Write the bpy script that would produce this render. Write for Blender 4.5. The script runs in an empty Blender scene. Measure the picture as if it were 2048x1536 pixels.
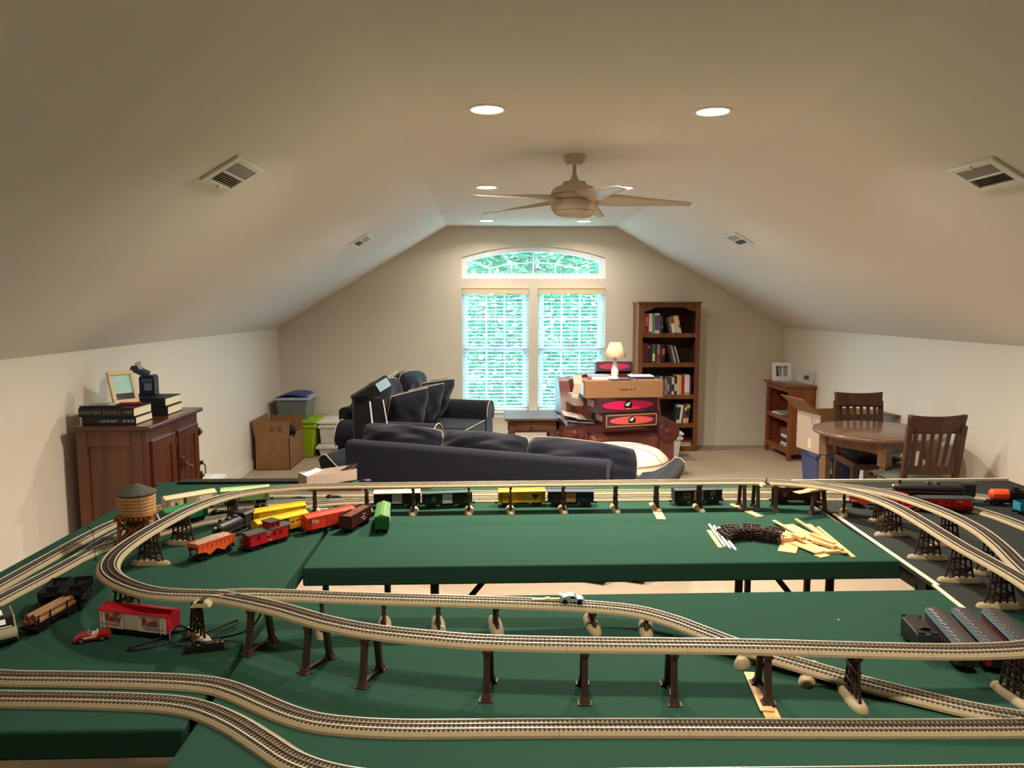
import bpy, bmesh, math, random
from mathutils import Matrix, Vector
PI = math.pi
random.seed(7)
SC = bpy.context.scene
COL = SC.collection

# ---------------------------------------------------------------- camera, sky, exposure
cam = bpy.data.cameras.new('camera'); cam.sensor_width = 36; cam.lens = 1500 / 2048 * 36
cam.clip_start = 0.02
co = bpy.data.objects.new('camera', cam); COL.objects.link(co)
co.location = (0, 0, 1.6)
co.rotation_euler = (math.radians(90 - 6.0508), 0, math.radians(-1.9744))
SC.camera = co
SC.view_settings.view_transform = 'Standard'
SC.view_settings.look = 'None'
SC.view_settings.gamma = 1
SC.view_settings.exposure = 0.8
SC.view_settings.use_curve_mapping = False
W = bpy.data.worlds.new('sky'); SC.world = W; W.use_nodes = True
_n = W.node_tree.nodes; _n.clear()
_o = _n.new('ShaderNodeOutputWorld'); _b = _n.new('ShaderNodeBackground')
_b.inputs[0].default_value = (0.42, 0.80, 1.0, 1); _b.inputs[1].default_value = SKY = 10.0
W.node_tree.links.new(_b.outputs[0], _o.inputs[0])
_l = bpy.data.lights.new('window_portal', 'AREA'); _l.shape = 'RECTANGLE'; _l.size = 1.7; _l.size_y = 1.95
_l.cycles.is_portal = True
_p = bpy.data.objects.new('window_portal', _l); COL.objects.link(_p)
_p.location = (0.53, 8.50, 1.32); _p.rotation_euler = (math.radians(-90), 0, 0)
CAN_POWER = {3.39: 30, 5.58: 22, 7.78: 5.5, 1.2: 8}
_s = bpy.data.lights.new('sun', 'SUN'); _s.energy = 6; _s.angle = .02; _s.color = (.80, .95, 1.0)
_so = bpy.data.objects.new('sun', _s); COL.objects.link(_so); _so.rotation_euler = (math.radians(34), 0, math.radians(-14))
CAN_COL = (1.0, 0.915, 0.79)

# ---------------------------------------------------------------- materials
def lin(c):
    return tuple(((x / 255) / 12.92 if x / 255 <= .04045 else ((x / 255 + .055) / 1.055) ** 2.4) for x in c) + (1,)
MATS = {}
def mat(name, col, rough=.6, metal=0, var=0, scale=8, bump=0, bscale=200, spec=.4, stretch=None, col2=None, wood=False, emit=0, coat=0, sheen=0, trans=0):
    if name in MATS: return MATS[name]
    m = bpy.data.materials.new(name); m.use_nodes = True; MATS[name] = m
    N = m.node_tree.nodes; L = m.node_tree.links
    b = N['Principled BSDF']
    c = lin(col)
    b.inputs['Base Color'].default_value = c
    b.inputs['Roughness'].default_value = rough
    b.inputs['Metallic'].default_value = metal
    b.inputs['Specular IOR Level'].default_value = spec
    if coat: b.inputs['Coat Weight'].default_value = coat; b.inputs['Coat Roughness'].default_value = .15
    if sheen: b.inputs['Sheen Weight'].default_value = sheen
    if trans: b.inputs['Transmission Weight'].default_value = trans
    if emit:
        b.inputs['Emission Color'].default_value = c; b.inputs['Emission Strength'].default_value = emit
    if var or bump or wood:
        tc = N.new('ShaderNodeTexCoord'); mp = N.new('ShaderNodeMapping')
        L.new(tc.outputs['Object'], mp.inputs[0])
        if stretch: mp.inputs['Scale'].default_value = stretch
    if wood:
        nz = N.new('ShaderNodeTexNoise'); nz.inputs['Scale'].default_value = scale; nz.inputs['Detail'].default_value = 6
        nz.inputs['Distortion'].default_value = 1.6
        L.new(mp.outputs[0], nz.inputs['Vector'])
        cr = N.new('ShaderNodeValToRGB'); cr.color_ramp.elements[0].position = .32; cr.color_ramp.elements[1].position = .68
        cr.color_ramp.elements[0].color = lin(col2); cr.color_ramp.elements[1].color = c
        L.new(nz.outputs['Fac'], cr.inputs[0]); L.new(cr.outputs[0], b.inputs['Base Color'])
    elif var:
        nz = N.new('ShaderNodeTexNoise'); nz.inputs['Scale'].default_value = scale; nz.inputs['Detail'].default_value = 5
        L.new(mp.outputs[0], nz.inputs['Vector'])
        mx = N.new('ShaderNodeMix'); mx.data_type = 'RGBA'
        c2 = lin(col2) if col2 else tuple(x * (1 - var) for x in c[:3]) + (1,)
        mx.inputs['A'].default_value = c2; mx.inputs['B'].default_value = c
        L.new(nz.outputs['Fac'], mx.inputs['Factor']); L.new(mx.outputs['Result'], b.inputs['Base Color'])
    if bump:
        n2 = N.new('ShaderNodeTexNoise'); n2.inputs['Scale'].default_value = bscale; n2.inputs['Detail'].default_value = 3
        L.new(tc.outputs['Object'], n2.inputs['Vector'])
        bp = N.new('ShaderNodeBump'); bp.inputs['Strength'].default_value = bump; bp.inputs['Distance'].default_value = .01
        L.new(n2.outputs['Fac'], bp.inputs['Height']); L.new(bp.outputs[0], b.inputs['Normal'])
    return m
def clear_mat(name, tint, fac):
    if name in MATS: return MATS[name]
    m = bpy.data.materials.new(name); m.use_nodes = True; MATS[name] = m
    N = m.node_tree.nodes; L = m.node_tree.links; b = N['Principled BSDF']
    b.inputs['Base Color'].default_value = lin(tint); b.inputs['Roughness'].default_value = .12
    t = N.new('ShaderNodeBsdfTransparent'); mx = N.new('ShaderNodeMixShader'); mx.inputs[0].default_value = fac
    L.new(t.outputs[0], mx.inputs[1]); L.new(b.outputs[0], mx.inputs[2]); L.new(mx.outputs[0], N['Material Output'].inputs[0])
    return m
WALL = mat('wall_paint', (222, 212, 196), .85, bump=.05, bscale=160, spec=.2)
CEIL = mat('ceiling_paint', (229, 222, 214), .9, bump=.08, bscale=120, spec=.15)
CARPET = mat('carpet_pile', (200, 178, 152), .95, var=.25, scale=14, bump=.5, bscale=320, spec=.1)
TRIM = mat('trim_paint', (222, 214, 200), .5)
VINYL = mat('white_vinyl', (240, 244, 248), .35)
FELT = mat('green_felt', (40, 71, 56), .95, var=.12, scale=9, bump=.12, bscale=900, spec=.08)
BOARD = mat('dark_painted_board', (44, 46, 41), .85, var=.2, scale=6, spec=.2)
EDGE = mat('cream_board_edge', (226, 212, 176), .6)
BED = mat('tan_ballast', (172, 154, 120), .85, var=.14, scale=160, bump=.25, bscale=700, spec=.15)
TIE = mat('brown_tie', (54, 40, 30), .8)
RAIL = mat('rail_steel', (226, 218, 200), .38, metal=.45)
RAILC = mat('dark_rail', (160, 146, 128), .35, metal=.85)
PILE = mat('brown_trestle_plastic', (56, 34, 26), .55)
GIRD = mat('brown_girder_plastic', (62, 42, 28), .5)
BLACK = mat('black_plastic', (18, 18, 19), .4)
DARK = mat('dark_metal', (30, 30, 32), .45, metal=.4)
STEEL = mat('bright_steel', (190, 190, 190), .3, metal=.9)
BRASS = mat('aged_brass', (120, 96, 52), .35, metal=.9)
OAKR = mat('red_oak', (112, 64, 34), .35, wood=True, col2=(74, 39, 20), scale=5, stretch=(1.2, 1.2, .12), coat=.3)
OAKD = mat('cherry_doors', (92, 48, 30), .32, wood=True, col2=(64, 32, 20), scale=4, stretch=(1.5, 1.5, .2), coat=.4)
PINE = mat('stained_pine', (136, 85, 46), .45, wood=True, col2=(98, 58, 29), scale=4, stretch=(2, 2, .2))
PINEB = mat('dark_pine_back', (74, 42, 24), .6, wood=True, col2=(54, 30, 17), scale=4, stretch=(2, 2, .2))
CHERRY = mat('orange_cherry', (142, 80, 38), .4, wood=True, col2=(112, 58, 27), scale=3, stretch=(1.5, 1.5, .2))
WALN = mat('walnut', (92, 58, 40), .4, wood=True, col2=(66, 40, 27), scale=4, stretch=(2, 2, .3))
TABLEW = mat('round_table_wood', (128, 94, 70), .3, wood=True, col2=(100, 70, 52), scale=3, stretch=(.6, 3, 1), coat=.3)
PLY = mat('bare_pine', (226, 186, 128), .6, wood=True, col2=(206, 160, 104), scale=10, stretch=(1, 6, 1))
CARD = mat('cardboard', (146, 104, 68), .8, var=.12, scale=6)
CARDW = mat('pale_cardboard', (190, 166, 146), .8, var=.06, scale=5)
CARDD = mat('cardboard_inside', (120, 84, 56), .85)
PAPER = mat('white_paper', (236, 234, 228), .7)
PAGES = mat('book_pages', (226, 212, 180), .8, var=.12, scale=60, stretch=(.2, .2, 12))
SOFA = mat('navy_twill', (25, 25, 36), .85, var=.18, scale=7, bump=.1, bscale=500, spec=.12, sheen=.12)
PIPING = mat('cream_piping', (190, 172, 140), .7)
LEATH = mat('oxblood_leather', (112, 56, 46), .38, var=.3, scale=7, bump=.12, bscale=90, spec=.5)
MAROON = mat('maroon_card', (74, 34, 48), .45)
PINK = mat('crimson_print', (206, 24, 84), .45)
CORAL = mat('coral_print', (222, 88, 84), .45)
GOLD = mat('gold_border', (176, 140, 76), .5)
BONE = mat('white_plastic', (226, 224, 216), .45)
FANW = mat('fan_enamel', (200, 186, 166), .4)
QUILT = mat('ivory_upholstery', (232, 218, 196), .85, var=.1, scale=8)
LIME = mat('lime_plastic', (150, 180, 30), .45)
BLUEP = mat('blue_plastic', (44, 62, 150), .45)
NAVYP = mat('slate_blue_plastic', (58, 70, 110), .5)
CLEAR = clear_mat('clear_plastic', (214, 218, 220), .42)
CLEARR = clear_mat('clearer_plastic', (222, 222, 220), .22)
GLASS = clear_mat('window_glass', (235, 245, 250), .06)
RED = mat('red_enamel', (186, 28, 30), .4)
ORANGE = mat('orange_plastic', (232, 74, 34), .45)
YELLOW = mat('yellow_plastic', (238, 176, 28), .45)
GREENP = mat('green_plastic', (36, 104, 52), .45)
def pc(r, g, b, rough=.5): return mat('paint_%d_%d_%d' % (r, g, b), (r, g, b), rough)

# ---------------------------------------------------------------- mesh builder
class MB:
    def __init__(s, m=None):
        s.v = []; s.f = []; s.mi = []; s.sm = []; s.mats = []; s.M = Matrix(); s.m = m
    def idx(s, m):
        m = m or s.m
        if m not in s.mats: s.mats.append(m)
        return s.mats.index(m)
    def at(s, loc=(0, 0, 0), rot=(0, 0, 0), sc=None):
        s.M = Matrix.Translation(loc) @ (Matrix.Rotation(rot[2], 4, 'Z') @ Matrix.Rotation(rot[1], 4, 'Y') @ Matrix.Rotation(rot[0], 4, 'X'))
        if sc: s.M = s.M @ Matrix.Diagonal(tuple(sc) + (1,))
        return s
    def add(s, vs, fs, m=None, smooth=False):
        o = len(s.v); k = s.idx(m)
        s.v += [tuple(s.M @ Vector(p)) for p in vs]
        for f in fs:
            s.f.append(tuple(i + o for i in f)); s.mi.append(k); s.sm.append(smooth)
        return s
    def box(s, x0, x1, y0, y1, z0, z1, m=None):
        vs = [(x, y, z) for z in (z0, z1) for y in (y0, y1) for x in (x0, x1)]
        return s.add(vs, [(0, 2, 3, 1), (4, 5, 7, 6), (0, 1, 5, 4), (2, 6, 7, 3), (0, 4, 6, 2), (1, 3, 7, 5)], m)
    def cbox(s, c, d, m=None):
        return s.box(c[0] - d[0] / 2, c[0] + d[0] / 2, c[1] - d[1] / 2, c[1] + d[1] / 2, c[2] - d[2] / 2, c[2] + d[2] / 2, m)
    def taper(s, b, t, z0, z1, m=None, ob=(0, 0), ot=(0, 0)):
        vs = []
        for (w, d), o, z in ((b, ob, z0), (t, ot, z1)):
            vs += [(o[0] + x * w / 2, o[1] + y * d / 2, z) for y in (-1, 1) for x in (-1, 1)]
        return s.add(vs, [(0, 2, 3, 1), (4, 5, 7, 6), (0, 1, 5, 4), (2, 6, 7, 3), (0, 4, 6, 2), (1, 3, 7, 5)], m)
    def lathe(s, prof, n=24, m=None, smooth=True, caps=True, half=None):
        vs = []; fs = []; k = len(prof)
        for i in range(n):
            a = 2 * PI * i / n
            vs += [(r * math.cos(a), r * math.sin(a), z) for r, z in prof]
        for i in range(n):
            j = (i + 1) % n
            for q in range(k - 1): fs.append((i * k + q, j * k + q, j * k + q + 1, i * k + q + 1))
        s.add(vs, fs, m, smooth)
        if caps:
            if prof[0][0] > 1e-6: s.add([vs[i * k] for i in range(n)][::-1], [tuple(range(n))], m)
            if prof[-1][0] > 1e-6: s.add([vs[i * k + k - 1] for i in range(n)], [tuple(range(n))], m)
        return s
    def cyl(s, r, z0, z1, n=16, m=None, r2=None): return s.lathe([(r, z0), (r if r2 is None else r2, z1)], n, m)
    def rod(s, a, b, r, n=8, m=None, r2=None):
        a = Vector(a); b = Vector(b); d = b - a
        q = Vector((0, 0, 1)).rotation_difference(d.normalized()).to_matrix().to_4x4()
        M0 = s.M; s.M = M0 @ Matrix.Translation(a) @ q
        s.cyl(r, 0, d.length, n, m, r2); s.M = M0
        return s
    def beam(s, a, b, w, h, m=None, up=(0, 0, 1)):
        a = Vector(a); b = Vector(b); d = (b - a); L = d.length; d.normalize()
        u = Vector(up)
        if abs(d.dot(u)) > .98: u = Vector((0, 1, 0))
        x = d.cross(u).normalized(); y = x.cross(d)
        vs = []
        for p in (a, b):
            vs += [p + x * (w / 2 * i) + y * (h / 2 * j) for j in (-1, 1) for i in (-1, 1)]
        return s.add(vs, [(0, 2, 3, 1), (4, 5, 7, 6), (0, 1, 5, 4), (2, 6, 7, 3), (0, 4, 6, 2), (1, 3, 7, 5)], m)
    def tube(s, pts, r, n=8, m=None, closed=False):
        P = [Vector(p) for p in pts]; k = len(P); vs = []; fs = []
        ref = Vector((0, 0, 1))
        for i, p in enumerate(P):
            t = ((P[(i + 1) % k] if closed or i < k - 1 else p) - (P[i - 1] if closed or i > 0 else p)).normalized()
            u = t.cross(ref)
            if u.length < .05: u = t.cross(Vector((1, 0, 0)))
            u.normalize(); w = u.cross(t)
            vs += [p + (u * math.cos(2 * PI * j / n) + w * math.sin(2 * PI * j / n)) * r for j in range(n)]
        for i in range(k if closed else k - 1):
            for j in range(n):
                a = i * n + j; b = i * n + (j + 1) % n; c = ((i + 1) % k) * n + (j + 1) % n; d = ((i + 1) % k) * n + j
                fs.append((a, b, c, d))
        s.add(vs, fs, m, True)
        if not closed:
            s.add([vs[j] for j in range(n)][::-1], [tuple(range(n))], m); s.add(vs[-n:], [tuple(range(n))], m)
        return s
    def prism(s, poly, h0, h1, axis='z', m=None, smooth=False):
        n = len(poly)
        f = {'z': lambda p, h: (p[0], p[1], h), 'y': lambda p, h: (p[0], h, p[1]), 'x': lambda p, h: (h, p[0], p[1])}[axis]
        vs = [f(p, h0) for p in poly] + [f(p, h1) for p in poly]
        ar = sum(poly[i][0] * poly[(i + 1) % n][1] - poly[(i + 1) % n][0] * poly[i][1] for i in range(n))
        if axis == 'y': ar = -ar
        flip = ar < 0
        caps = [tuple(range(n - 1, -1, -1)), tuple(range(n, 2 * n))]
        side = [(i, (i + 1) % n, n + (i + 1) % n, n + i) for i in range(n)]
        if flip: caps = [c[::-1] for c in caps]; side = [c[::-1] for c in side]
        s.add(vs, caps, m); o = len(s.v)
        s.add(vs, side, m, smooth)
        return s
    def ball(s, c, r, n=12, m=None, sc=(1, 1, 1)):
        k = n // 2; prof = [(math.sin(PI * i / k), -math.cos(PI * i / k)) for i in range(k + 1)]
        M0 = s.M; s.M = M0 @ Matrix.Translation(c) @ Matrix.Diagonal((r * sc[0], r * sc[1], r * sc[2], 1))
        s.lathe(prof, n, m, True, False); s.M = M0
        return s
    def grid(s, fn, nu, nv, m=None, smooth=True, wrapu=False):
        vs = [fn(i / nu if wrapu else i / (nu), j / nv) for j in range(nv + 1) for i in range(nu + (0 if wrapu else 1))]
        w = nu if wrapu else nu + 1
        fs = [(j * w + i, j * w + (i + 1) % w if wrapu else j * w + i + 1, (j + 1) * w + ((i + 1) % w if wrapu else i + 1), (j + 1) * w + i) for j in range(nv) for i in range(nu)]
        return s.add(vs, fs, m, smooth)
    def build(s, name, parent=None, loc=(0, 0, 0), rot=(0, 0, 0), bevel=0, seg=2, subsurf=0, solid=0, label=None, soft=False):
        me = bpy.data.meshes.new(name); me.from_pydata(s.v, [], s.f)
        for m in s.mats: me.materials.append(m)
        me.polygons.foreach_set('material_index', s.mi); me.polygons.foreach_set('use_smooth', [True] * len(s.sm) if soft else s.sm)
        me.update()
        o = bpy.data.objects.new(name, me); COL.objects.link(o)
        if parent: o.parent = parent
        o.location = loc; o.rotation_euler = rot
        if solid: md = o.modifiers.new('solid', 'SOLIDIFY'); md.thickness = solid
        if bevel:
            md = o.modifiers.new('bevel', 'BEVEL'); md.width = bevel; md.segments = seg; md.limit_method = 'ANGLE'; md.angle_limit = .7
        if soft: md = o.modifiers.new('normals', 'WEIGHTED_NORMAL'); md.keep_sharp = False
        if subsurf: md = o.modifiers.new('sub', 'SUBSURF'); md.levels = md.render_levels = subsurf
        if label: o['label'] = label
        return o
def pillow_fn(w, h, t, seed=0, wr=.02, pinch=.07, rnd=0, pw=2.6):
    rr = random.Random(seed); ph = [rr.uniform(0, 6) for _ in range(6)]
    def fn(u, v, side):
        a = 2 * u - 1; b = 2 * v - 1
        x = w / 2 * a * (1 - pinch * (1 - b * b)); z = h / 2 * b * (1 - pinch * (1 - a * a))
        k = 1 - rnd * (a * b) ** 2; x *= k; z *= k
        e = max(0, (1 - abs(a) ** pw)) ** .5 * max(0, (1 - abs(b) ** pw)) ** .5
        wrk = wr * (math.sin(3 * a + 5 * b + ph[0]) + .6 * math.sin(6 * a * (1 + .3 * b) - 5 * b + ph[1]) + .45 * math.sin(9 * b + 7 * a * b + ph[2]) + .25 * math.sin(15 * b - 9 * a + ph[3]))
        return (x, side * (t / 2 * e + wrk * e * t), z)
    return fn
def add_pillow(mb, w, h, t, m, seed=0, wr=.05, n=22, pinch=.07, rnd=0, pw=2.6):
    fn = pillow_fn(w, h, t, seed, wr, pinch, rnd, pw)
    mb.grid(lambda u, v: fn(u, v, -1), n, n, m); mb.grid(lambda u, v: fn(1 - u, v, 1), n, n, m)
    return fn
def pillow_edge(w, h, n=10, pinch=.07):
    pts = []
    for k in range(4):
        for i in range(n):
            t = -1 + 2 * i / n
            a, b = [(t, -1), (1, t), (-t, 1), (-1, -t)][k]
            pts.append((w / 2 * a * (1 - pinch * (1 - b * b)), 0, h / 2 * b * (1 - pinch * (1 - a * a))))
    return pts
def tag(o, label, cat, group=None, kind=None):
    o['label'] = label; o['category'] = cat
    if group: o['group'] = group
    if kind: o['kind'] = kind
    return o
def thing(name, label, cat, loc=(0, 0, 0), rz=0, group=None):
    o = bpy.data.objects.new(name, None); COL.objects.link(o); o.empty_display_size = .05
    o.location = loc; o.rotation_euler = (0, 0, rz)
    return tag(o, label, cat, group)
def struct(o, label=None):
    o['kind'] = 'structure'
    if label: o['label'] = label
    return o
def dup(r, loc, rz, label, group=None):
    c = r.copy(); COL.objects.link(c); c.location = loc; c.rotation_euler = (0, 0, rz); c['label'] = label
    if group: c['group'] = group
    for ch in list(r.children):
        d = ch.copy(); COL.objects.link(d); d.parent = c
        for g in list(ch.children):
            e = g.copy(); COL.objects.link(e); e.parent = d
    return c
def text(s, size, m, parent, name='lettering', loc=(0, 0, 0), rot=(0, 0, 0), depth=.0004, sx=1, align='CENTER', bold=0):
    cu = bpy.data.curves.new('t', 'FONT'); cu.body = s; cu.size = size; cu.extrude = depth; cu.align_x = align; cu.align_y = 'CENTER'
    cu.resolution_u = 3; cu.offset = bold
    t = bpy.data.objects.new('t', cu); COL.objects.link(t)
    bpy.context.view_layer.update()
    me = bpy.data.meshes.new_from_object(t.evaluated_get(bpy.context.evaluated_depsgraph_get()))
    bpy.data.objects.remove(t)
    me.materials.clear(); me.materials.append(m)
    o = bpy.data.objects.new(name, me); COL.objects.link(o)
    if parent: o.parent = parent
    o.location = loc; o.rotation_euler = rot; o.scale = (sx, 1, 1)
    return o
ORD = ['first', 'second', 'third', 'fourth', 'fifth', 'sixth', 'seventh', 'eighth', 'ninth', 'tenth', 'eleventh', 'twelfth', 'thirteenth', 'fourteenth', 'fifteenth', 'sixteenth', 'seventeenth', 'eighteenth']

# ---------------------------------------------------------------- room shell
XL, XR, YB, Y0, ZK, ZC = -2.287, 3.356, 8.35, -2.6, 1.34, 2.45
FL, FR = -0.42, 1.42
struct(MB(CARPET).box(XL - .1, XR + .1, Y0 - .1, YB + .12, -.1, 0).build('floor'))
struct(MB(WALL).box(XL - .1, XL, Y0, YB, 0, ZK + .03).build('wall_left'))
struct(MB(WALL).box(XR, XR + .1, Y0, YB, 0, ZK + .03).build('wall_right'))
c = MB(CEIL)
c.prism([(XL, ZK), (FL, ZC), (FR, ZC), (XR, ZK), (XR, ZK + .1), (FR + .03, ZC + .1), (FL - .03, ZC + .1), (XL, ZK + .1)], Y0, YB + .1, 'y')
struct(c.build('ceiling'))
struct(MB(WALL).prism([(XL, 0), (XR, 0), (XR, ZK + .05), (FR, ZC + .05), (FL, ZC + .05), (XL, ZK + .05)], Y0 - .1, Y0, 'y').build('wall_near'))
WX0, WX1, WM0, WM1 = -.266, 1.326, .476, .576
def arch_z(x): return 2.113 - (2.58 - .127) + math.sqrt(max(0, 2.58 ** 2 - (x - .53) ** 2))
b = MB(WALL); Y1 = YB + .14
b.prism([(XL, 0), (WX0, 0), (WX0, ZC + .05), (FL, ZC + .05), (XL, ZK + .05)], YB, Y1, 'y')
b.prism([(WX1, 0), (XR, 0), (XR, ZK + .05), (FR, ZC + .05), (WX1, ZC + .05)], YB, Y1, 'y')
b.box(WX0, WX1, YB, Y1, 0, .41); b.box(WM0, WM1, YB, Y1, .41, 1.786); b.box(WX0, WX1, YB, Y1, 1.786, 1.885)
N = 24
for i in range(N):
    xa = WX0 + (WX1 - WX0) * i / N; xb = WX0 + (WX1 - WX0) * (i + 1) / N
    b.prism([(xa, arch_z(xa)), (xb, arch_z(xb)), (xb, ZC + .05), (xa, ZC + .05)], YB, Y1, 'y')
struct(b.build('wall_back'))
def base(name, *boxes):
    b = MB(TRIM)
    for q in boxes: b.box(*q)
    struct(b.build(name, bevel=.004))
base('baseboard_left', (XL, XL + .014, Y0, YB, 0, .09))
base('baseboard_right', (XR - .014, XR, Y0, YB, 0, .09))
base('baseboard_back', (XL + .014, XR - .014, YB - .014, YB, 0, .09))
struct(MB(VINYL).box(WX0 - .02, WX1 + .02, YB - .035, YB + .08, .385, .41).box(WX0, WX1, YB - .012, YB, .33, .385).build('trim_1', bevel=.004), 'white window sill ledge under both blinds')

def sash_window(n, x0, x1):
    z0, z1 = .41, 1.786; y = YB + .09
    f = MB(VINYL)
    for q in ((x0, x0 + .035), (x1 - .035, x1)): f.box(q[0], q[1], y - .03, y + .03, z0, z1)
    f.box(x0 + .035, x1 - .035, y - .028, y + .028, z0, z0 + .045); f.box(x0 + .035, x1 - .035, y - .028, y + .028, z1 - .04, z1)
    w = struct(f.build('window_%d' % n, bevel=.003))
    m = MB(VINYL); m.box(x0 + .03, x1 - .03, y - .025, y + .02, 1.07, 1.125)
    for q in ((x0 + .035, x0 + .065), (x1 - .065, x1 - .035)): m.box(q[0], q[1], y - .015, y + .015, z0 + .046, z1 - .041)
    m.build('sash', w, bevel=.002)
    g = MB(VINYL); xs = [x0 + .065 + (x1 - x0 - .13) * k / 3 for k in (1, 2)]
    for x in xs: g.box(x - .008, x + .008, y, y + .012, z0, z1)
    for z in (.755, 1.44): g.box(x0 + .05, x1 - .05, y + .001, y + .011, z - .008, z + .008)
    g.build('muntins', w)
    MB(GLASS).box(x0 + .03, x1 - .03, y + .004, y + .008, z0 + .03, z1 - .03).build('pane', w)
    lk = MB(BRASS).cbox(((x0 + x1) / 2, y - .03, 1.135), (.07, .02, .012)); lk.build('sash_lock', w, bevel=.003)
sash_window(1, WX0, WM0); sash_window(2, WM1, WX1)
f = MB(VINYL); y = YB + .05
for i in range(N):
    xa = WX0 + (WX1 - WX0) * i / N; xb = WX0 + (WX1 - WX0) * (i + 1) / N
    f.prism([(xa, arch_z(xa) - .06), (xb, arch_z(xb) - .06), (xb, arch_z(xb) + .008), (xa, arch_z(xa) + .008)], y - .02, y + .05, 'y')
f.box(WX0, WX1, y - .022, y + .052, 1.885, 1.94); f.box(WX0 + .001, WX0 + .055, y - .018, y + .048, 1.94, 2.12); f.box(WX1 - .055, WX1 - .001, y - .018, y + .048, 1.94, 2.12)
w3 = struct(f.build('window_3'), 'arched transom window above both blinds')
g = MB(VINYL); yy = y + .02
cx = .53
def q2(x, z): return (x, yy, z)
for k in range(-2, 3):
    xb = cx + k * .245; zt = 2.065 - .016 * k * k
    g.beam(q2(xb, 1.93), q2(xb, zt), .012, .012, up=(0, 1, 0))
    xo = cx + k * .36; g.beam(q2(xb, zt), q2(xo, arch_z(xo) - .05), .0116, .0112, up=(0, 1, 0))
    if k < 2: g.beam(q2(xb, zt), q2(xb + .245, 2.065 - .016 * (k + 1) ** 2), .0124, .011, up=(0, 1, 0))
g.build('muntins', w3)
MB(GLASS).box(WX0 + .05, WX1 - .05, yy + .008, yy + .012, 1.93, 2.2).build('pane', w3)

def blind(x0, x1, label):
    t = thing('window_blind', label, 'blind', ((x0 + x1) / 2, YB + .03, 1.786), 0, 'horizontal slat window blinds')
    w = (x1 - x0) / 2 - .012
    MB(mat('blind_valance', (226, 206, 172), .5)).box(-w - .006, w + .006, -.045, -.03, -.07, 0).box(-w - .01, w + .01, -.05, -.046, -.012, .001).box(-w - .008, w + .008, -.048, -.0455, -.071, -.055).build('valance', t, bevel=.003)
    s = MB(VINYL); n = 33
    for k in range(n):
        z = -.085 - k * .0388
        s.at((0, 0, z), (math.radians(5), 0, 0)).box(-w, w, -.024, .024, -.0014, .0014)
    s.at(); s.build('slats', t)
    MB(VINYL).box(-w, w, -.025, .025, -1.373, -1.352).build('bottom_rail', t, bevel=.004)
    for k in (-.62, 0, .62):
        MB(VINYL).box(w * k - .004, w * k + .004, -.027, -.0265, -1.36, -.06).build('ladder_tape', t)
    for k, zz in ((-.86, -.78), (.9, -.72), (.86, -.12)):
        MB(VINYL).rod((w * k, -.03, zz), (w * k, -.03, -.05), .0016, 6).build('pull_cord', t)
        MB(STEEL).at((w * k, -.03, zz)).lathe([(.002, .02), (.006, 0), (.006, -.012), (.003, -.02)], 8).build('cord_tassel', t)
blind(WX0, WM0, 'white horizontal blind with open slats over the left window')
blind(WM1, WX1, 'white horizontal blind with open slats over the right window, behind the table lamp')

# ---------------------------------------------------------------- ceiling fittings
CANM = bpy.data.materials.new('lit_can'); CANM.use_nodes = True
_bs = CANM.node_tree.nodes['Principled BSDF']; _bs.inputs['Emission Color'].default_value = (1, .72, .42, 1); _bs.inputs['Emission Strength'].default_value = 14
_bs.inputs['Base Color'].default_value = (.8, .7, .6, 1)
def can(x, y, label):
    t = thing('recessed_light', label, 'ceiling light', (x, y, ZC), 0, 'round recessed ceiling lights')
    MB(BONE).lathe([(.068, -.001), (.072, -.006), (.086, -.006), (.09, 0)], 32, caps=False).build('trim_ring', t)
    MB(CANM).lathe([(0, -.002), (.07, -.002)], 32, caps=False).build('diffuser', t)
    l = bpy.data.lights.new('lamp', 'AREA'); l.shape = 'DISK'; l.size = .14; l.energy = CAN_POWER[y]; l.color = CAN_COL; l.spread = math.radians(150)
    lo = bpy.data.objects.new('lamp', l); COL.objects.link(lo); lo.parent = t; lo.location = (0, 0, -.012)
for row, yy in (('nearest the camera', 3.39), ('in the middle row by the fan', 5.58), ('nearest the window', 7.78), ('added unseen to brighten the front tables', 1.2)):  # last pair is added out of view as fill for the front tables
    for side, xx in (('left', .008), ('right', 1.005)):
        lb = '%s recessed ceiling light of the pair %s' % (side, row)
        can(xx, yy, lb)

FANC = (.511, 4.4)
fan = thing('ceiling_fan', 'off-white five-blade ceiling fan hanging from the flat ceiling', 'ceiling fan', (FANC[0], FANC[1], ZC))
MB(FANW).lathe([(.066, 0), (.066, -.012), (.06, -.035), (.036, -.055)], 32).build('canopy', fan)
MB(FANW).cyl(.011, -.15, -.05, 16).build('down_rod', fan)
MB(FANW).lathe([(.014, -.105), (.018, -.12), (.03, -.145), (.066, -.15), (.07, -.165), (.11, -.18), (.132, -.2), (.137, -.222)], 40).build('motor_housing', fan)
MB(FANW).lathe([(.134, -.224), (.137, -.228), (.137, -.25), (.134, -.254)], 40).build('blade_hub', fan)
MB(FANW).lathe([(.134, -.257), (.137, -.262), (.134, -.295), (.125, -.315)], 40).build('lower_housing', fan)
MB(mat('frosted_cap', (196, 180, 158), .35)).lathe([(.122, -.317), (.116, -.33), (.09, -.348), (.04, -.358), (0, -.36)], 40, caps=False).build('light_cap', fan)
for k in range(5):
    a = math.radians(-4 + 72 * k)
    bl = MB(FANW)
    def fn(u, v):
        x = .12 + .55 * u; wd = (.075 - .045 * abs(u - .25) ** .8) * (1 - .25 * u)
        tw = -math.radians(22 - 12 * u)
        yv = (v - .5) * 2 * wd
        return (x, yv * math.cos(tw), -.028 * u + yv * math.sin(tw))
    bl.grid(fn, 14, 4)
    bl.build('fan_blade', fan, (0, 0, -.246), (0, 0, a), solid=.005)
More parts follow.
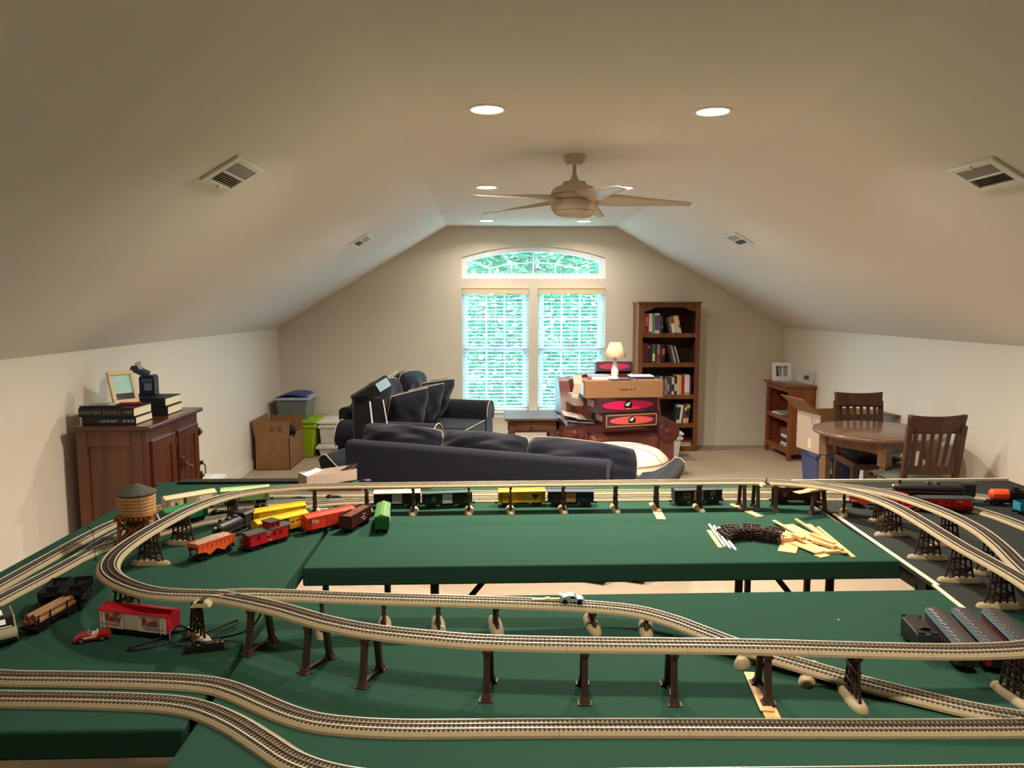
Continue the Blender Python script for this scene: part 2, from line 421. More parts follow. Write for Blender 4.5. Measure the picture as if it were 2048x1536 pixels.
SL = math.atan2(ZC - ZK, FL - XL)
def vent(x, y, left, sx, label):
    tilt = -SL if left else math.atan2(ZC - ZK, XR - FR)
    z = ZK + (x - XL) * (ZC - ZK) / (FL - XL) if left else ZK + (XR - x) * (ZC - ZK) / (XR - FR)
    t = thing('air_vent', label, 'vent', (x, y, z), 0, 'sloped ceiling air vents'); t.rotation_euler = (0, tilt, 0)
    w, d = .085, sx / 2
    f = MB(BONE); 
    for q in ((-w, w, -d, -d + .04), (-w, w, d - .04, d), (-w, -w + .025, -d + .04, d - .04), (w - .025, w, -d + .04, d - .04), (-.006, .006, -d + .04, d - .04)): f.box(q[0], q[1], q[2], q[3], -.012, -.001)
    f.build('frame', t, bevel=.002)
    MB(DARK).box(-w + .02, w - .02, -d + .03, d - .03, -.003, -.0005).build('duct_opening', t)
    s = MB(mat('vent_louver', (150, 134, 112), .5))
    for k in range(12):
        xx = -w + .03 + (2 * w - .06) * k / 11
        s.at((xx, 0, -.007), (0, .75 if xx < 0 else -.75, 0)).box(-.0065, .0065, -d + .035, d - .035, -.0006, .0006)
    s.at(); s.build('louvers', t)
    MB(BONE).box(-w + .004, -w + .02, -.01, .01, -.02, -.01).build('damper_lever', t)
vent(-.992, 3.045, True, .31, 'air vent on the left slope nearest the camera')
vent(-.992, 6.11, True, .31, 'small far air vent on the left slope near the window wall')
vent(2.0, 3.0, False, .29, 'air vent on the right slope nearest the camera')
vent(2.0, 5.97, False, .29, 'small far air vent on the right slope toward the bookcase')

# ---------------------------------------------------------------- outdoors
struct(MB(mat('lawn', (120, 196, 170), .9, var=.2, scale=2)).box(-30, 30, 9.5, 45, -3.6, -3.5).build('ground'))
LEAFA = mat('leaf_pale_green', (80, 116, 74), .6, spec=.2); LEAFB = mat('leaf_mid_green', (28, 68, 54), .6, spec=.2)
BARK = mat('bark', (90, 80, 70), .9)
for lm in (LEAFA, LEAFB):
    nt = lm.node_tree; tl = nt.nodes.new('ShaderNodeBsdfTranslucent'); tl.inputs[0].default_value = (.08, .2, .10, 1)
    mx = nt.nodes.new('ShaderNodeMixShader'); mx.inputs[0].default_value = .45
    nt.links.new(nt.nodes['Principled BSDF'].outputs[0], mx.inputs[1]); nt.links.new(tl.outputs[0], mx.inputs[2]); nt.links.new(mx.outputs[0], nt.nodes['Material Output'].inputs[0])
def tree(x, y, r, h, n, label, seed):
    rr = random.Random(seed)
    t = thing('tree', label, 'tree', (x, y, -3.5), 0, 'leafy trees outside the window')
    MB(BARK).lathe([(.2, 0), (.14, 2), (.1, h * .6), (.04, h)], 10).build('trunk', t)
    m = MB(LEAFA)
    for _ in range(n):
        while True:
            p = Vector((rr.uniform(-1, 1), rr.uniform(-1, 1), rr.uniform(-1, 1)))
            if .25 < p.length < 1: break
        c = Vector((p.x * r, p.y * r, h * .58 + p.z * h * .48))
        s = rr.uniform(.05, .12)
        m.M = Matrix.Translation(c) @ Matrix.Rotation(rr.uniform(0, 6), 4, 'Z') @ Matrix.Rotation(rr.uniform(-1.2, 1.2), 4, 'X')
        m.add([(-s, 0, 0), (0, -s * .45, .02), (s, 0, 0), (0, s * .45, .02)], [(0, 1, 2, 3)], LEAFA if rr.random() < .55 else LEAFB)
    m.M = Matrix(); m.build('foliage', t)
tree(.85, 14, 2.25, 7.4, 17000, 'nearest leafy tree filling the view through both blinds', 1)
tree(-1.75, 19.2, 2.3, 8.2, 4600, 'leafy tree behind at the left of the window view', 2)
tree(3.6, 19.2, 2.4, 8.2, 4600, 'leafy tree behind at the right of the window view', 3)
tree(1.2, 24.6, 2.8, 9.2, 4600, 'tallest far tree showing through the arched transom', 4)

# ---------------------------------------------------------------- tables of the layout
TZ = .76
def felt_table(name, label, x0, x1, y0, y1, legs):
    t = thing(name, label, 'table', (0, 0, 0))
    MB(FELT).box(x0, x1, y0, y1, TZ - .062, TZ).build('felt_top', t, bevel=.006)
    for k, (lx, ly) in enumerate(legs):
        MB(DARK).rod((lx, ly, 0), (lx, ly, TZ - .06), .015, 10).build('leg', t)
    return t
tl = felt_table('layout_table', 'green felt covered table along the left wall under the curved tracks', -1.54, -.606, 1.434, 3.56, [(-1.4, 1.9), (-.75, 1.9), (-1.4, 3.4), (-.75, 3.4)])
tcn = felt_table('layout_table', 'green felt covered middle table with the open floor gap before its front edge', -.592, 1.366, 2.35, 3.42, [(-.18, 2.5), (1.2, 2.5), (.92, 2.62), (-.45, 3.3), (1.2, 3.3)])
for a, b in (((-.18, 2.5, .45), (.02, 2.5, .69)), ((1.2, 2.5, .42), (.98, 2.5, .69))):
    MB(DARK).rod(a, b, .01, 8).build('leg_brace', tcn)
MB(DARK).prism([(.36, .698), (.62, .698), (.585, .665), (.5, .66), (.42, .68)], 2.45, 2.6, 'y').build('folding_hinge', tcn)
tfr = felt_table('layout_table', 'green felt covered front table nearest the camera under the straight double track', -.588, 2.35, .95, 2.105, [(-.45, 1.05), (2.2, 1.05), (-.45, 2.0), (2.2, 2.0)])
tr = thing('painted_board_table', 'dark painted plywood table along the right with a cream front edge', 'table', (0, 0, 0))
bd = MB(BOARD); bd.prism([(1.402, 3.44), (1.389, 2.88), (1.344, 2.128), (2.5, 2.128), (2.5, 3.44)], TZ - .012, TZ + .0004, 'z')
bd.build('board_top', tr)
bd = MB(BOARD); bd.prism([(1.337, 2.125), (1.312, 1.95), (2.45, 1.95), (2.45, 2.125)], TZ + .0002, TZ + .0006, 'z'); bd.build('board_extension', tr)
e = MB(EDGE); e.prism([(1.404, 2.9), (1.359, 2.13), (1.345, 2.13), (1.390, 2.9)], TZ + .0005, TZ + .004, 'z'); e.build('cream_edge', tr, label='cream edge strip beside the middle table')
e = MB(EDGE); e.prism([(1.347, 2.13), (1.313, 1.86), (1.300, 1.86), (1.334, 2.13)], TZ + .0014, TZ + .005, 'z'); e.build('cream_edge', tr, label='cream edge strip ending beside the passenger cars')
MB(EDGE).box(1.45, 2.5, 3.44, 3.452, TZ - .02, TZ + .012).build('back_edge', tr, label='cream far edge strip')
for lx, ly in ((1.5, 2.25), (2.4, 2.25), (1.5, 3.35), (2.4, 3.35)): MB(DARK).rod((lx, ly, 0), (lx, ly, TZ - .012), .016, 10).build('leg', tr)
MB(DARK).box(1.385, 1.42, 2.16, 2.5, TZ - .075, TZ - .02).build('apron_rail', tr)
MB(DARK).rod((1.39, 2.3, .70), (1.42, 2.14, .42), .01, 8).build('leg_brace', tr)
MB(DARK).prism([(1.36, .74), (1.36, .66), (1.44, .62), (1.5, .66), (1.5, .74)], 2.2, 2.24, 'y').build('corner_bracket', tr)
tag(MB(BLACK).box(-1.45, -.72, 3.5, 3.565, TZ + .001, TZ + .012).at().build('black_strip', bevel=.002), 'black flat strip along the back edge of the left table', 'strip')

# ---------------------------------------------------------------- left wall: cabinet and what stands on it
cab = thing('oak_cabinet', 'red oak icebox style cabinet with brass latches against the left wall', 'cabinet', (-2.02, 4.42, 0))
hx, hy, ht = .185, .355, .925
MB(OAKR).box(-hx, hx - .02, -hy, hy, .06, ht).build('body', cab, bevel=.004)
s = MB(OAKR)
s.box(-hx, -hx + .06, -hy - .012, -hy, .05, ht); s.box(hx - .08, hx - .02, -hy - .012, -hy, .05, ht)
for z0, z1 in ((.05, .14), (.34, .41), (.84, ht)): s.box(-hx + .06, hx - .08, -hy - .011, -hy, z0, z1)
s.build('side_frame', cab, bevel=.003)
s = MB(OAKD); s.box(hx - .02, hx, -hy - .012, -hy + .035, .05, ht).box(hx - .02, hx, hy - .035, hy, .05, ht).box(hx - .02, hx, -.03, .03, .05, ht)
s.box(hx - .02, hx - .001, -hy + .035, -.03, .85, ht).box(hx - .02, hx - .001, .03, hy - .035, .85, ht).box(hx - .02, hx - .001, -hy + .035, -.03, .05, .12).box(hx - .02, hx - .001, .03, hy - .035, .05, .12).box(hx - .02, hx - .001, .03, hy - .035, .4, .47); s.build('face_frame', cab, bevel=.003)
MB(OAKD).box(-hx - .01, hx + .03, -hy - .03, hy + .03, ht, .95).build('top_board', cab, bevel=.007, seg=3)
for nm, y0, y1, z0, z1, lat in (('tall', -hy + .03, -.022, .13, .86, 'left'), ('upper', .022, hy - .03, .46, .86, 'left'), ('lower', .022, hy - .03, .13, .43, 'left')):
    d = MB(OAKD); b2 = .055
    d.box(hx, hx + .018, y0, y0 + b2, z0, z1).box(hx, hx + .018, y1 - b2, y1, z0, z1).box(hx, hx + .0175, y0 + b2, y1 - b2, z1 - b2, z1).box(hx, hx + .0175, y0 + b2, y1 - b2, z0, z0 + b2).box(hx, hx + .007, y0 + b2, y1 - b2, z0 + b2, z1 - b2)
    o = d.build('door', cab, bevel=.004)
    if nm == 'tall':
        MB(BRASS).cbox((hx + .021, y0 + .035, .6), (.008, .075, .04)).rod((hx + .02, y0 + .03, .6), (hx + .045, y0 - .01, .592), .006, 8).build('latch', o, bevel=.003)
    elif nm == 'upper':
        MB(BRASS).cbox((hx + .022, y0 + .03, .66), (.009, .05, .07)).cbox((hx + .03, y0 + .055, .65), (.012, .04, .03)).rod((hx + .03, y0 + .04, .66), (hx + .05, y0 + .085, .63), .006, 8).ball((hx + .05, y0 + .085, .63), .012).build('latch', o, bevel=.003)
    else:
        MB(BRASS).cbox((hx + .022, y0 + .01, .39), (.008, .06, .05)).rod((hx + .02, y0, .4), (hx + .05, y0 + .03, .36), .006, 8).build('latch', o, bevel=.003)
    if nm != 'tall':
        for zz in ((z0 + .06, z1 - .06)): MB(BRASS).cbox((hx + .014, y1 + .012, zz), (.02, .02, .05)).ball((hx + .03, y1 + .008, zz), .012).build('hinge', o, bevel=.002)
    else:
        for zz in (.2, .8): MB(BRASS).cbox((hx + .014, y1, zz), (.016, .02, .05)).build('hinge', o, bevel=.002)
for sx in (-1, 1):
    for sy in (-1, 1): MB(OAKR).box(sx * (hx - .03) - .03, sx * (hx - .03) + .03, sy * (hy - .03) - .03, sy * (hy - .03) + .03, 0, .06).build('foot', cab)

def book_flat(name, label, loc, rz, L, D, T, col, group=None, pages=PAGES):
    t = thing(name, label, 'book', loc, rz, group)
    c = MB(col); c.box(-L / 2, L / 2, -D / 2, D / 2, 0, .004).box(-L / 2, L / 2, -D / 2, D / 2, T - .004, T).box(-L / 2, L / 2, -D / 2, -D / 2 + .005, 0, T); c.build('cover', t, bevel=.0015)
    MB(pages).box(-L / 2 + .004, L / 2 - .004, -D / 2 + .006, D / 2 - .004, .0042, T - .0042).build('page_block', t)
    return t
NB = mat('navy_black_cloth', (26, 28, 32), .55)
GT = mat('gilt_lettering', (150, 136, 96), .45); SW = mat('silver_lettering', (196, 196, 196), .5)
TOPZ = .9505
g1 = 'dark yearbooks on the oak cabinet'
b1 = book_flat('yearbook', 'dark yearbook with spaced silver letters, lower one of the front pair on the cabinet', (-2.045, 4.2, TOPZ), .02, .285, .22, .042, NB, g1)
for k_, ch_ in enumerate('LUCKY BAG'):
    if ch_ != ' ': text(ch_, .02, SW, b1, loc=(-.045 + k_ * .0212, -.1105, .021), rot=(PI / 2, -PI / 2, 0), bold=.0005)
b2 = book_flat('yearbook', 'dark yearbook with gilt 1969 spine, top of the front pair on the cabinet', (-2.055, 4.2, TOPZ + .0425), -.01, .295, .22, .05, NB, g1)
text('LUCKY BAG', .022, GT, b2, loc=(-.085, -.1105, .025), rot=(PI / 2, 0, 0), sx=.95)
text('1969', .024, GT, b2, loc=(.115, -.1105, .025), rot=(PI / 2, 0, 0))
text('UNITED STATES\nNAVAL ACADEMY', .009, GT, b2, loc=(.025, -.1105, .025), rot=(PI / 2, 0, 0))
for xx in (-.012, .072): MB(GT).cbox((xx, -.1103, .025), (.0015, .0006, .03)).build('spine_bar', b2)
b3 = book_flat('yearbook', 'black yearbook, bottom of the rear pair on the cabinet by the wall', (-2.03, 4.56, TOPZ), .03, .3, .235, .05, NB, g1)
b4 = book_flat('yearbook', 'black yearbook lying on top of the rear pair on the cabinet', (-2.04, 4.565, TOPZ + .0505), .0, .3, .235, .05, NB, g1)
for bb in (b3, b4): text('UNITED STATES\nNAVAL ACADEMY', .009, GT, bb, loc=(-.03, -.118, .026), rot=(PI / 2, 0, 0))
ph = thing('photo_frame', 'pale gold photo frame leaning back on the front yearbooks, glass catching the window', 'picture frame', (-2.03, 4.27, TOPZ + .0935), math.radians(24))
ph.rotation_euler = (math.radians(-20), 0, math.radians(52))
fm = MB(mat('pale_gold_frame', (206, 184, 140), .35)); w2, h2 = .072, .19
fm.box(-w2, -w2 + .022, -.0115, .0095, .024, h2 - .024).box(w2 - .022, w2, -.0115, .0095, .024, h2 - .024).box(-w2, w2, -.012, .01, 0, .024).box(-w2, w2, -.012, .01, h2 - .024, h2); fm.build('frame', ph, bevel=.003)
pm = mat('print_window_glare', (120, 216, 206), .12, var=.5, scale=9, col2=(206, 226, 220), coat=1)  # aqua mottling paints the window's reflection in the glass onto the print
MB(pm).box(-w2 + .02, w2 - .02, -.004, .002, .058, h2 - .022).build('print', ph)
MB(mat('framed_print_dark', (44, 46, 54), .2)).box(-w2 + .02, w2 - .02, -.0045, .002, .022, .06).build('print_lower_band', ph)
MB(BLACK).prism([(-.02, .012), (.02, .012), (.03, .13), (-.03, .13)], .01, .014, 'y').at().build('easel_back', ph, )
bx = thing('navy_gift_box', 'dark navy box with a window front standing on the rear yearbooks', 'box', (-2.055, 4.62, TOPZ + .1015), .12); bx.scale = (.72, .72, .72)
MB(mat('navy_box', (26, 32, 54), .3)).prism([(-.06, 0), (.06, 0), (.06, .15), (.045, .17), (-.045, .17), (-.06, .15)], -.06, .06, 'y').build('body', bx, bevel=.003)
MB(mat('box_window', (120, 140, 166), .25, var=.6, scale=30)).cbox((.01, -.061, .075), (.06, .003, .06)).build('window_label', bx)
MB(mat('slate_label', (70, 84, 110), .4)).cbox((.005, -.061, .128), (.08, .003, .028)).build('upper_label', bx)
sl = thing('dark_slip_case', 'dark slip case with loose papers tilted on top of the navy box', 'case', (-2.10, 4.62, TOPZ + .2245), .1); sl.scale = (.72, .72, .72)
MB(mat('slate_card', (54, 58, 70), .5)).at((0, 0, .03), (0, .45, 0)).box(-.07, .06, -.06, .05, -.022, .022).build('case', sl, bevel=.002)
MB(mat('grey_paper', (150, 142, 136), .7)).at((.01, 0, .045), (0, -.6, 0)).box(-.002, .002, -.05, .05, -.03, .07).at((-.03, .01, .05), (0, .25, 0)).box(-.002, .002, -.05, .05, -.03, .06).build('papers', sl)
tb = thing('clear_case', 'clear crumpled plastic case on the front yearbooks beside the frame', 'case', (-2.11, 4.16, TOPZ + .0935), .05)
MB(mat('grey_clear_case', (150, 146, 136), .15, coat=1)).taper((.13, .07), (.09, .05), 0, .022).build('case', tb, bevel=.006)
MB(BLACK).box(-.1, .12, -.045, -.03, 0, .008).build('black_strip', tb)
tag(MB(mat('red_marker', (150, 30, 44), .35)).at((-1.975, 4.2, TOPZ + .102), (0, PI / 2, .3)).cyl(.009, -.055, .04, 12).cyl(.011, .04, .055, 12).at().build('red_marker'), 'red marker pen lying on the front yearbooks below the frame', 'pen')
ol = thing('wall_outlet', 'white outlet with a black plug on the left wall behind the cabinet', 'outlet', (XL, 5.95, .33), 0)
MB(BONE).box(0, .006, -.036, .036, -.057, .057).build('cover_plate', ol, bevel=.002)
MB(BLACK).box(.006, .03, -.014, .014, .005, .035).build('plug', ol, bevel=.004)
cd = [(XL + .03, 5.95, .345), (XL + .06, 5.93, .33), (XL + .08, 5.85, .24), (XL + .11, 5.78, .1), (XL + .15, 5.68, .02), (XL + .2, 5.6, .008), (XL + .3, 5.56, .008)]
def smooth(P, it=3):
    P = [Vector(p) for p in P]
    for _ in range(it):
        Q = [P[0]]
        for a, b in zip(P, P[1:]): Q += [a * .75 + b * .25, a * .25 + b * .75]
        P = Q + [P[-1]]
    return P
tag(MB(BLACK).tube(smooth(cd), .005, 6).build('power_cord'), 'black power cord hanging from the left wall outlet', 'cord')

# ---------------------------------------------------------------- left corner: boxes and bins
cb = thing('open_cardboard_box', 'open brown cardboard box with raised flaps in the left corner', 'box', (-2.075, 7.5, 0))
w, d, h = .168, .262, .325
o = MB(CARD).box(-w, w, -d, -d + .006, 0, h).box(-w, w, d - .006, d, 0, h).box(-w, -w + .006, -d, d, 0, h).box(w - .006, w, -d, d, 0, h).box(-w, w, -d, d, 0, .006); o.build('carton', cb)
fl = MB(CARD).at((0, -d, h), (math.radians(-4), 0, 0)).box(-w, w, 0, .005, 0, .15).build('flap', cb)
mk = mat('carton_ink', (66, 46, 34), .8)
for xx, r in ((.0, .022), (.07, .022)):
    m = MB(mk).at((xx, -.001, .075), (PI / 2, 0, 0)); m.lathe([(r, 0), (r, .0006), (r * .75, .0006), (r * .75, 0)], 20, caps=False).lathe([(0, .0006), (r * .45, .0006)], 3, caps=False)
    q = m.build('printed_mark', fl); q.location = (0, -d, h); q.rotation_euler = (math.radians(-4), 0, 0)
MB(CARD).at((-w, 0, h), (0, math.radians(-9), 0)).box(0, .005, -d, d, 0, .16).build('flap', cb)
MB(CARD).at((0, d, h), (math.radians(-5), 0, 0)).box(-w, w, -.005, 0, 0, .14).build('flap', cb)
MB(mat('carton_patch', (156, 106, 66), .8)).cbox((-.08, -d - .0006, .23), (.08, .001, .12)).cbox((.06, -d - .0006, .25), (.03, .001, .09)).build('tape_patch', cb)
tag(MB(BLACK).at((-1.96, 7.42, .34), (.25, .35, .5)).box(-.05, .05, -.07, .07, -.28, .055).at().build('black_case', bevel=.01), 'black case poking out of the open cardboard box', 'case')
def tote(name, label, cat, loc, wt, dt, wb, db, h, m, lid, lidm, rz=0, rimh=.03):
    t = thing(name, label, cat, loc, rz)
    v = MB(m)
    v.taper((wb, db), (wt, dt), 0, h).build('tub', t, bevel=.012, seg=2)
    MB(m).cbox((0, 0, h - rimh * 1.1), (wt + .025, dt + .025, rimh)).build('rim', t, bevel=.008)
    if lid: MB(lidm).cbox((0, 0, h + .012), (wt + .035, dt + .035, .024)).cbox((0, 0, h + .028), (wt - .05, dt - .05, .01)).build('lid', t, bevel=.01)
    return t
gb = tote('lime_storage_tote', 'lime green lidless storage tote behind the cardboard box', 'storage bin', (-2.0, 8.03, 0), .42, .5, .36, .42, .37, LIME, True, LIME)
ct = thing('clear_storage_bin', 'clear storage bin with a blue hinged lid on top of the lime tote', 'storage bin', (-2.03, 8.05, .4055))
MB(clear_mat('frosted_plastic', (150, 160, 160), .55)).taper((.28, .38), (.33, .44), 0, .21).build('tub', ct, bevel=.01)
MB(mat('grey_contents', (96, 100, 104), .7)).taper((.25, .34), (.28, .38), .008, .17).build('contents', ct)
MB(mat('frosted_rim', (176, 190, 196), .35)).box(-.18, .18, -.235, .235, .2, .225).build('rim', ct, bevel=.006)
m = MB(BLUEP); m.grid(lambda u, v: (-.17 + .34 * u, -.22 + .44 * v, .226 + .035 * math.sin(PI * u)), 12, 4)
m.build('lid', ct, solid=.006)
for k in range(6): MB(mat('frosted_rim', (176, 190, 196))).cbox((.172, -.18 + .07 * k, .24), (.03, .03, .012)).build('lid_clasp', ct)
tote('white_lidded_bin', 'white lidded bin on the floor at the window side of the oak cabinet', 'storage bin', (-2.05, 5.2, 0), .3, .36, .26, .32, .36, BONE, True, BONE)
wb1 = tote('white_lidded_bin', 'low white bin under the taller white bin beside the love seat', 'storage bin', (-1.6, 8.04, 0), .36, .42, .3, .36, .135, BONE, False, None)
wb2 = tote('white_lidded_bin', 'white lidded storage bin stacked on a low white bin in the left corner', 'storage bin', (-1.6, 8.06, .1365), .33, .4, .3, .36, .215, BONE, True, BONE)

# ---------------------------------------------------------------- sofas
def flared_arm(mb, x, side, d, h, w, m, y0=.02):
    prof = [(-w / 2, .04), (w / 2, .04), (w / 2 + .01, .36), (w / 2 + .03, h - .16), (w / 2 + .06, h - .11), (w / 2 + .08, h - .06), (w / 2 + .08, h - .02), (w / 2 + .055, h + .005), (w / 2 + .02, h + .01), (w / 2, h - .01), (w / 2 - .06, h - .06), (w / 2 - .12, h - .095), (-w / 2, h - .11)]
    pts = [(x + side * p[0], p[1]) for p in prof]
    mb.prism(pts, y0, d, 'y', m, True)
    return pts[2:]
def rolled_arm(mb, x, side, d, h, w, m, y0=.02):
    n = 14; r = w * .62
    prof = [(-w / 2, .04), (w / 2, .04), (w / 2, h - r)]
    cxx = side * .03
    for i in range(n + 1):
        a = -.5 + (PI + 1.0) * i / n
        prof.append((cxx + r * math.cos(a), h - r + r * math.sin(a)))
    prof.append((-w / 2, h - r))
    mb.prism([(x + p[0], p[1]) for p in prof], y0, d, 'y', m, True)
    return [(x + p[0], p[1]) for p in prof[2:-1]]
def sofa(name, label, loc, rz, L, d, hb, ha, ncush, cush, seats, arm_w=.2, arm=None):
    t = thing(name, label, 'sofa', loc, rz)
    MB(SOFA).box(-L / 2 - arm_w * .2, L / 2 + arm_w * .2, .1, d - .04, .05, .3).build('base', t, bevel=.02)
    MB(SOFA).prism([(0, .04), (.15, .04), (.15, hb - .1), (.125, hb - .015), (.09, hb), (.03, hb), (.0, hb - .025)], -L / 2, L / 2, 'x', None, True).build('back_panel', t, bevel=.01)
    for sd in (-1, 1):
        a = MB(SOFA); ax = sd * (L / 2 + arm_w / 2 + .004); pr = (arm or rolled_arm)(a, ax, sd, d, ha, arm_w, None, .1)
        ao = a.build('arm', t, bevel=.012)
        MB(PIPING).tube([(p[0], d + .004, p[1]) for p in pr], .0045, 6).build('piping', ao); MB(PIPING).tube([(p[0], .098, p[1]) for p in pr], .0045, 6).build('piping', ao)
    cw = L / seats
    for k in range(seats):
        xx = -L / 2 + cw * (k + .5)
        s = MB(SOFA); s.box(xx - cw / 2 + .006, xx + cw / 2 - .006, .17, d + .0, .3, .47)
        so = s.build('seat_cushion', t, bevel=.04, seg=4, soft=True)
        x0, x1 = xx - cw / 2 + .012, xx + cw / 2 - .012
        MB(PIPING).tube([(x0, d - .008, .46), (x1, d - .008, .46)], .005, 6).build('piping', so)
    for k, (x, y, z, w, h, th, ry, tilt, seed) in enumerate(cush):
        p = MB(SOFA); add_pillow(p, w, h, th, None, seed, .05, 26, .03, .13, 3.4)
        po = p.build('back_cushion', t, (x, y, z), (math.radians(tilt), math.radians(ry), 0))
        ed = [(x_ * (1 - .13 * (4 * x_ * z_ / (w * h)) ** 2), y_, z_ * (1 - .13 * (4 * x_ * z_ / (w * h)) ** 2)) for x_, y_, z_ in pillow_edge(w, h, 10, .03)]
        MB(PIPING).tube(ed, .0032, 6, None, True).build('piping', po)
    return t
ang = math.atan2(-.72, 1.588)
t = sofa('navy_sofa', 'long dark navy sofa seen from behind, beyond the train tables', (-.123, 4.47, 0), ang, 1.744, .9, .72, .585, 3,
     [(-.60, .25, .655, .62, .31, .30, 1, -24, 1), (.0, .26, .65, .63, .30, .31, 0, -24, 2), (.64, .24, .635, .72, .32, .33, 3, -20, 3)], 3, .2, flared_arm)
lv = sofa('navy_love_seat', 'navy love seat with cream piping and loose pillows beside the windows', (-1.09, 7.04, 0), math.radians(-106.4), 1.26, .95, .72, .64, 2,
     [(.3, .24, .70, .64, .5, .24, 2, -12, 11), (-.3, .25, .72, .64, .52, .24, -3, -12, 12)], 2, .22)
def throw(label, loc, rot, s, seed):
    p = thing('throw_pillow', label, 'pillow', loc, 0, 'navy throw pillows on the love seat'); p.rotation_euler = rot
    m = MB(SOFA); add_pillow(m, s, s, .19, None, seed, .05, 20, .035, .05, 3); m.build('cushion', p)
    MB(PIPING).tube([(x_ * (1 - .05 * (4 * x_ * z_ / (s * s)) ** 2), 0, z_ * (1 - .05 * (4 * x_ * z_ / (s * s)) ** 2)) for x_, y_, z_ in pillow_edge(s, s, 10, .035)], .0034, 6, None, True).build('piping', p)
RZ = math.radians(-106.4)
def lvp(x, y, z): return (-1.09 + x * math.cos(RZ) - y * math.sin(RZ), 7.04 + x * math.sin(RZ) + y * math.cos(RZ), z)
throw('navy throw pillow leaning at the near end of the love seat', lvp(.34, .50, .665), (math.radians(-26), .12, RZ - .55), .42, 21)
throw('navy throw pillow leaning in the middle of the love seat', lvp(.05, .53, .675), (math.radians(-28), .08, RZ - .5), .44, 22)
throw('navy throw pillow nearest the windows on the love seat', lvp(-.24, .52, .69), (math.radians(-28), .02, RZ - .42), .46, 23)

# dark stand with the tilted head between the two sofas
st = thing('black_folded_stand', 'black folded stand with a tilted head and pale label between the sofas', 'stand', (-.885, 5.8, 0), .25)
MB(BLACK).prism([(-.13, 0), (.02, 0), (-.03, .9), (-.15, .9)], -.06, .06, 'y').build('rear_panel', st, bevel=.004)
MB(BLACK).prism([(.035, 0), (.17, 0), (.075, .88), (-.015, .88)], -.05, .05, 'y').build('front_panel', st, bevel=.004)
MB(PAPER).beam((.03, -.052, .3), (-.022, -.052, .86), .012, .006, up=(0, 1, 0)).beam((.166, -.052, .3), (.078, -.052, .87), .008, .006, up=(0, 1, 0)).build('edge_strip', st)
hd = MB(BLACK).at((-.03, 0, .92), (0, math.radians(-30), 0)).box(-.13, .19, -.06, .06, -.045, .045); hd = hd.build('tilted_head', st, bevel=.008)
MB(mat('pale_blue_label', (176, 206, 222), .4)).at((-.03, 0, .92), (0, math.radians(-30), 0)).box(.08, .18, -.0615, -.0595, -.035, .038).build('label_plate', st)
MB(mat('cane', (200, 190, 170), .5)).rod((.1, 0, 1.02), (.2, 0, 1.08), .004, 6).build('thin_rod', st)
bp = thing('black_bag', 'black bag with red cord slung over the love seat arm beside the folded stand', 'bag', (-1.085, 6.34, .655), .2)
m = MB(BLACK); m.ball((0, 0, .075), .07, 14, None, (1, .6, 1)); m.ball((.03, 0, .04), .06, 12, None, (1.2, .6, .7)); m.build('body', bp)
m = MB(mat('red_cord', (176, 40, 48), .5))
m.tube([(.0 + .03 * math.cos(a * .5), -.045 + .02 * math.sin(a), .13 + .03 * math.sin(a * .5)) for a in range(13)], .008, 6); m.build('cord_loop', bp)

# ---------------------------------------------------------------- end table, armchair, ottoman
et = thing('end_table', 'small walnut end table with turned legs under the windows', 'table', (.425, 7.03, 0))
MB(WALN).box(-.255, .255, -.27, .27, .54, .565).build('top', et, bevel=.006)
MB(WALN).box(-.22, .22, -.235, .235, .43, .54).build('apron', et, bevel=.004)
dr = MB(WALN).box(-.15, .15, -.243, -.235, .45, .53).build('drawer', et, bevel=.003); MB(BRASS).ball((0, -.255, .488), .014).build('knob', dr)
for sx in (-1, 1):
    for sy in (-1, 1):
        MB(WALN).at((sx * .19, sy * .205, 0)).lathe([(.012, 0), (.02, .05), (.016, .12), (.03, .19), (.018, .22), (.033, .27), (.018, .31), (.03, .34), (.018, .37), (.024, .39)], 16).box(-.028, .028, -.028, .028, .38, .54).build('leg', et)

AC = thing('leather_armchair', 'oxblood leather armchair piled with boxes beside the tall bookcase', 'armchair', (1.21, 6.72, 0), math.radians(5))
MB(LEATH).box(-.33, .33, -.1, .6, .06, .27).build('base', AC, bevel=.03)
m = MB(LEATH).box(-.31, .34, -.16, .55, .27, .45).build('seat_cushion', AC, bevel=.06, seg=5, soft=True)
m = MB(LEATH)
m.prism([(-.43, .25), (.43, .25), (.44, .7), (.4, .86), (.2, .93), (-.2, .93), (-.4, .86), (-.44, .7)], .52, .72, 'y'); m.build('backrest', AC, bevel=.07, seg=5, soft=True)
for sd in (-1, 1):
    a = MB(LEATH); pr = rolled_arm(a, sd * .4, sd, .62, .56, .17, None, -.1); a.build('arm', AC, bevel=.012)
    MB(mat('oxblood_scroll', (88, 40, 36), .4)).at((sd * .43, -.102, .45), (PI / 2, 0, 0)).lathe([(.0, .012), (.03, .012), (.036, .004), (.055, .01), (.085, .008), (.1, 0)], 24).build('arm_scroll', AC)
    w_ = MB(LEATH); w_.prism([(.24, .5), (.6, .48), (.68, .86), (.58, .91), (.44, .86), (.34, .7)], sd * .43 - .05, sd * .43 + .05, 'x'); w_.build('wing', AC, bevel=.045, seg=5, soft=True)
for sx in (-1, 1):
    for sy in (-.05, .55): MB(WALN).at((sx * .28, sy, 0)).cyl(.02, 0, .07, 10, None, .028).build('foot', AC)
nails = MB(BRASS)
for k in range(14): nails.ball((-.486, -.08 + k * .04, .36), .006, 6)
nails.build('nail_trim', AC)

